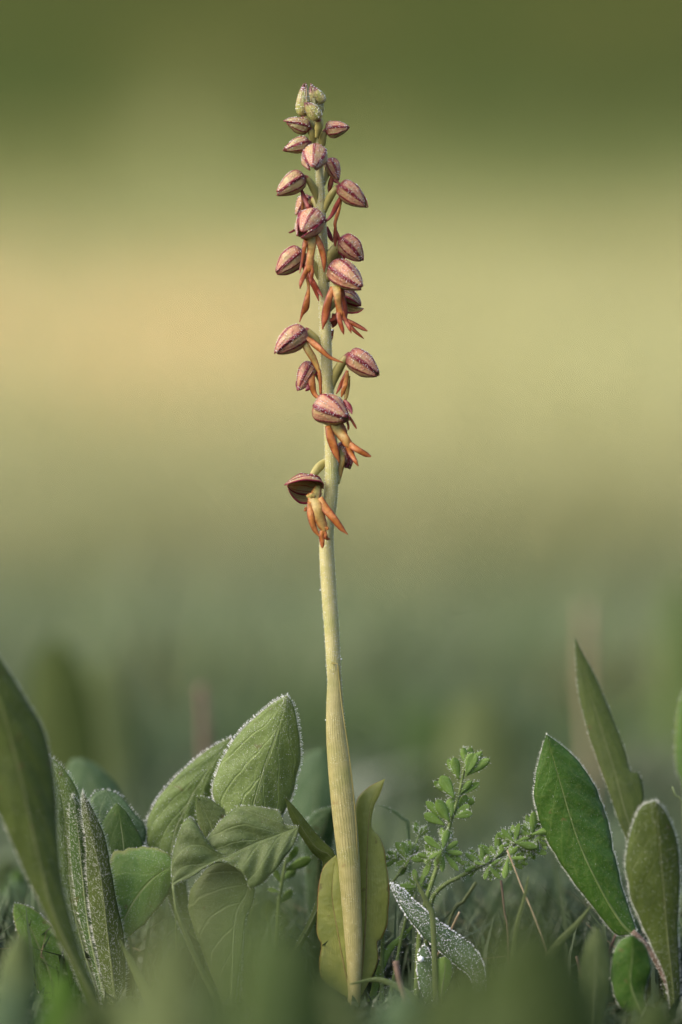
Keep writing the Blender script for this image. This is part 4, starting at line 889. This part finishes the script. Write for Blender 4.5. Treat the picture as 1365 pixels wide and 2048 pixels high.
single('fine bent dry straw crossing between the feathery herb and the spear leaf', 'straw', 'straw', 7, [(995, 950, -6), (1040, 1060, -7), (1090, 1190, -8), (1180, 1400, -12), (1260, 1640, -16), (1320, 2040, -18)], 1.6, 2.2, 'straw')
single('short pale broken straw leaning by the dewy leaf', 'straw', 'straw', 7, [(694, 1340, -4), (660, 1410, -3), (600, 1540, 0), (530, 1660, 3), (420, 1960, 6)], 2.4, 2.4, 'straw')
single('thin reddish stalk hanging below the slanting herb', 'dry_stalk', 'stalk', 7, [(955, 1140, 4), (968, 1240, 4), (978, 1340, 4), (1000, 1480, 4), (1010, 1960, 4)], 2.6, 1.6, 'twig')
single('thin wiry green stalk beside the blunt light green leaf', 'green_stalk', 'stalk', 5, [(893, 1340, 4), (900, 1450, 4), (905, 1600, 4), (900, 2000, 4)], 1.2, 1.6, 'herb_stem')
single('brown blurred stalk standing behind the downy rosette', 'dry_stalk', 'stalk', 0, [(403, 1372, 230), (408, 1440, 230), (412, 1600, 230), (412, 1850, 230)], 12, 14, 'twig')
single('tan blurred stem standing behind the glossy rosette', 'dry_stalk', 'stalk', 0, [(1172, 1215, 420), (1172, 1350, 420), (1180, 1500, 420), (1180, 1760, 420)], 11, 15, 'straw')
single('dark pinkish blurred twig beside the orchid base', 'twig', 'twig', 7, [(290, 1650, -22), (310, 1760, -22), (345, 1880, -22), (370, 2030, -22)], 6, 5, 'twig')
single('reddish brown twig at the foot of the glossy rosette', 'twig', 'twig', 8, [(600, 1580, 12), (560, 1680, 12), (545, 1760, 12), (500, 2030, 12)], 3, 4, 'twig')
single('dark wiry twig near the blurred slanting blade', 'twig', 'twig', 8, [(395, 1700, -8), (420, 1800, -8), (432, 1900, -8), (440, 2040, -8)], 3, 5, 'twig')
single('green stalk rising slantwise behind the dewy leaf', 'green_stalk', 'stalk', 7, [(800, 1150, 14), (720, 1270, 14), (640, 1370, 14), (480, 1960, 14)], 3.5, 4, 'leaf_olive_rib')
single('fine green stalk tip rising behind the glossy rosette', 'green_stalk', 'stalk', 8, [(885, 830, 20), (910, 900, 20), (940, 960, 20), (960, 1900, 20)], 1.5, 2, 'leaf_spring_rib' if 'leaf_spring_rib' in M else 'rib')

# ------------------------------------------------------------------ blurred leaves close to the lens
def front(label, apex, half, d, mat, lean=0, seed=1, shape=1.0):
    """leaf standing d mm before the orchid, apex in photograph pixels, reaching down to the ground"""
    x, y = apex; k = (D + d * .001) / D; yb = 1024 + ZC / (S * k)      # pixel row of the ground there
    p = props(empty('foreground_leaf', P(x - lean, yb, d) * [1, 1, 0] + [0, 0, -.002]), label, 'leaf')
    H = yb - y; ts = [0, .12, .3, .5, .7, 1]; ws = [0, .55 * shape, .9, 1, .8, .18]
    mid = [(x - lean * t, y + H * t) for t in ts]
    leaf(p, 0, mid, [(mx - half * w_, my) for (mx, my), w_ in zip(mid, ws)], [(mx + half * w_, my) for (mx, my), w_ in zip(mid, ws)], mat, d, d, .3, .3, seed=seed, name='blade')
    return p
front('grey green strongly blurred leaf in front of the downy rosette', (370, 1740), 75, -430, 'leaf_grey', 30, 81, 1.0)
front('second blurred grey leaf standing before the hairy rosette', (300, 1860), 60, -380, 'leaf_grey', -20, 82, 1.0)
front('dull green blurred leaf in front of the orchid base', (520, 1750), 85, -420, 'leaf_mid', -30, 83, 1.0)
front('deep green blurred leaf beside the dull one before the orchid', (610, 1840), 80, -360, 'leaf_deep', 20, 91, 1.0)
front('low green blurred leaf just in front of the foot of the orchid', (700, 1990), 70, -260, 'leaf_lobed', 10, 84, 1.2)
front('vivid green blurred leaf in front of the leaning broad leaf', (125, 1935), 40, -190, 'leaf_vivid', 0, 85, 1.3)
front('broad olive blurred leaf in front of the feathery herb', (1060, 1800), 150, -420, 'leaf_deep', -20, 86, 1.2)
front('narrow olive blurred leaf next to the broad blurred one', (1160, 1890), 65, -330, 'leaf_deep', 40, 92, 1.0)
front('dark olive blurred leaf in front of the dewy leaf', (920, 1920), 100, -330, 'leaf_deep', 20, 87, 1.2)
front('bluish green narrow blurred leaf before the spear shaped leaf', (1195, 1850), 30, -70, 'leaf_lobed', 0, 88)
front('dim blurred leaf in the corner below the leaning broad leaf', (45, 1860), 40, -110, 'leaf_lobed', 30, 89)
front('low dark green blurred leaf by the foot of the hairy rosette', (235, 1990), 60, -200, 'leaf_lobed', 0, 90, 1.2)

for i in range(11):
    x = 40 + i * 128 + rnd.uniform(-30, 30)
    o = front('low dark green blurred leaf along the near edge of the ground', (x, 1955 + rnd.uniform(-25, 30)), rnd.uniform(40, 75), -rnd.uniform(190, 300), rnd.choice(['leaf_deep', 'leaf_lobed', 'leaf_deep', 'leaf_blue']), rnd.uniform(-60, 60), 400 + i, 1.1)
    o['group'] = 'low blurred leaves along the near edge'
# ------------------------------------------------------------------ blurred low plants behind
def back(label, apex, half, d, mat, lean=0, seed=1, group=None):
    p = front(label, apex, half, d, mat, lean, seed, 1.2); p.name = 'meadow_leaf'
    if group: p['group'] = group
    return p
back('olive blurred leaf rising behind the leaning broad leaf', (110, 1270), 75, 400, 'leaf_olive', -40, 101)
back('pale bluish blurred leaf beside the olive leaf behind the rosette', (205, 1310), 50, 480, 'leaf_grey', -20, 102)
back('bright green blurred leaf standing behind the glossy rosette', (1365, 1150), 50, 700, 'leaf_mid', 0, 103)
back('dark green blurred leaf low behind the feathery herbs', (870, 1400), 70, 600, 'leaf_forest', 10, 104)
back('pale dewy blurred leaf behind the feathery herbs', (960, 1380), 80, 520, 'leaf_grey', 0, 105)
for i in range(24):
    dd = rnd.uniform(25, 160); k = (D + dd * .001) / D; x = rnd.uniform(-40, 1400); yb = 1024 + ZC / (S * k)
    back('small dark leaf in the shaded tangle low among the plant stems', (x, yb - rnd.uniform(120, 230) / k), rnd.uniform(18, 36), dd, rnd.choice(['leaf_deep', 'leaf_dark', 'leaf_deep', 'leaf_blue']), rnd.uniform(-90, 90), 300 + i, 'small dark leaves among the stems')
for i in range(26):
    dd = rnd.uniform(120, 1500); k = (D + dd * .001) / D; x = rnd.uniform(-60, 1420); yb = 1024 + ZC / (S * k)
    back('low blurred meadow leaf in the grass behind the plants', (x, yb - rnd.uniform(90, 260) / k), rnd.uniform(28, 60) / k ** .5, dd, rnd.choice(['leaf_lobed', 'leaf_grey', 'leaf_blue', 'leaf_olive', 'leaf_mid']), rnd.uniform(-40, 40), 200 + i, 'low meadow leaves behind the plants')
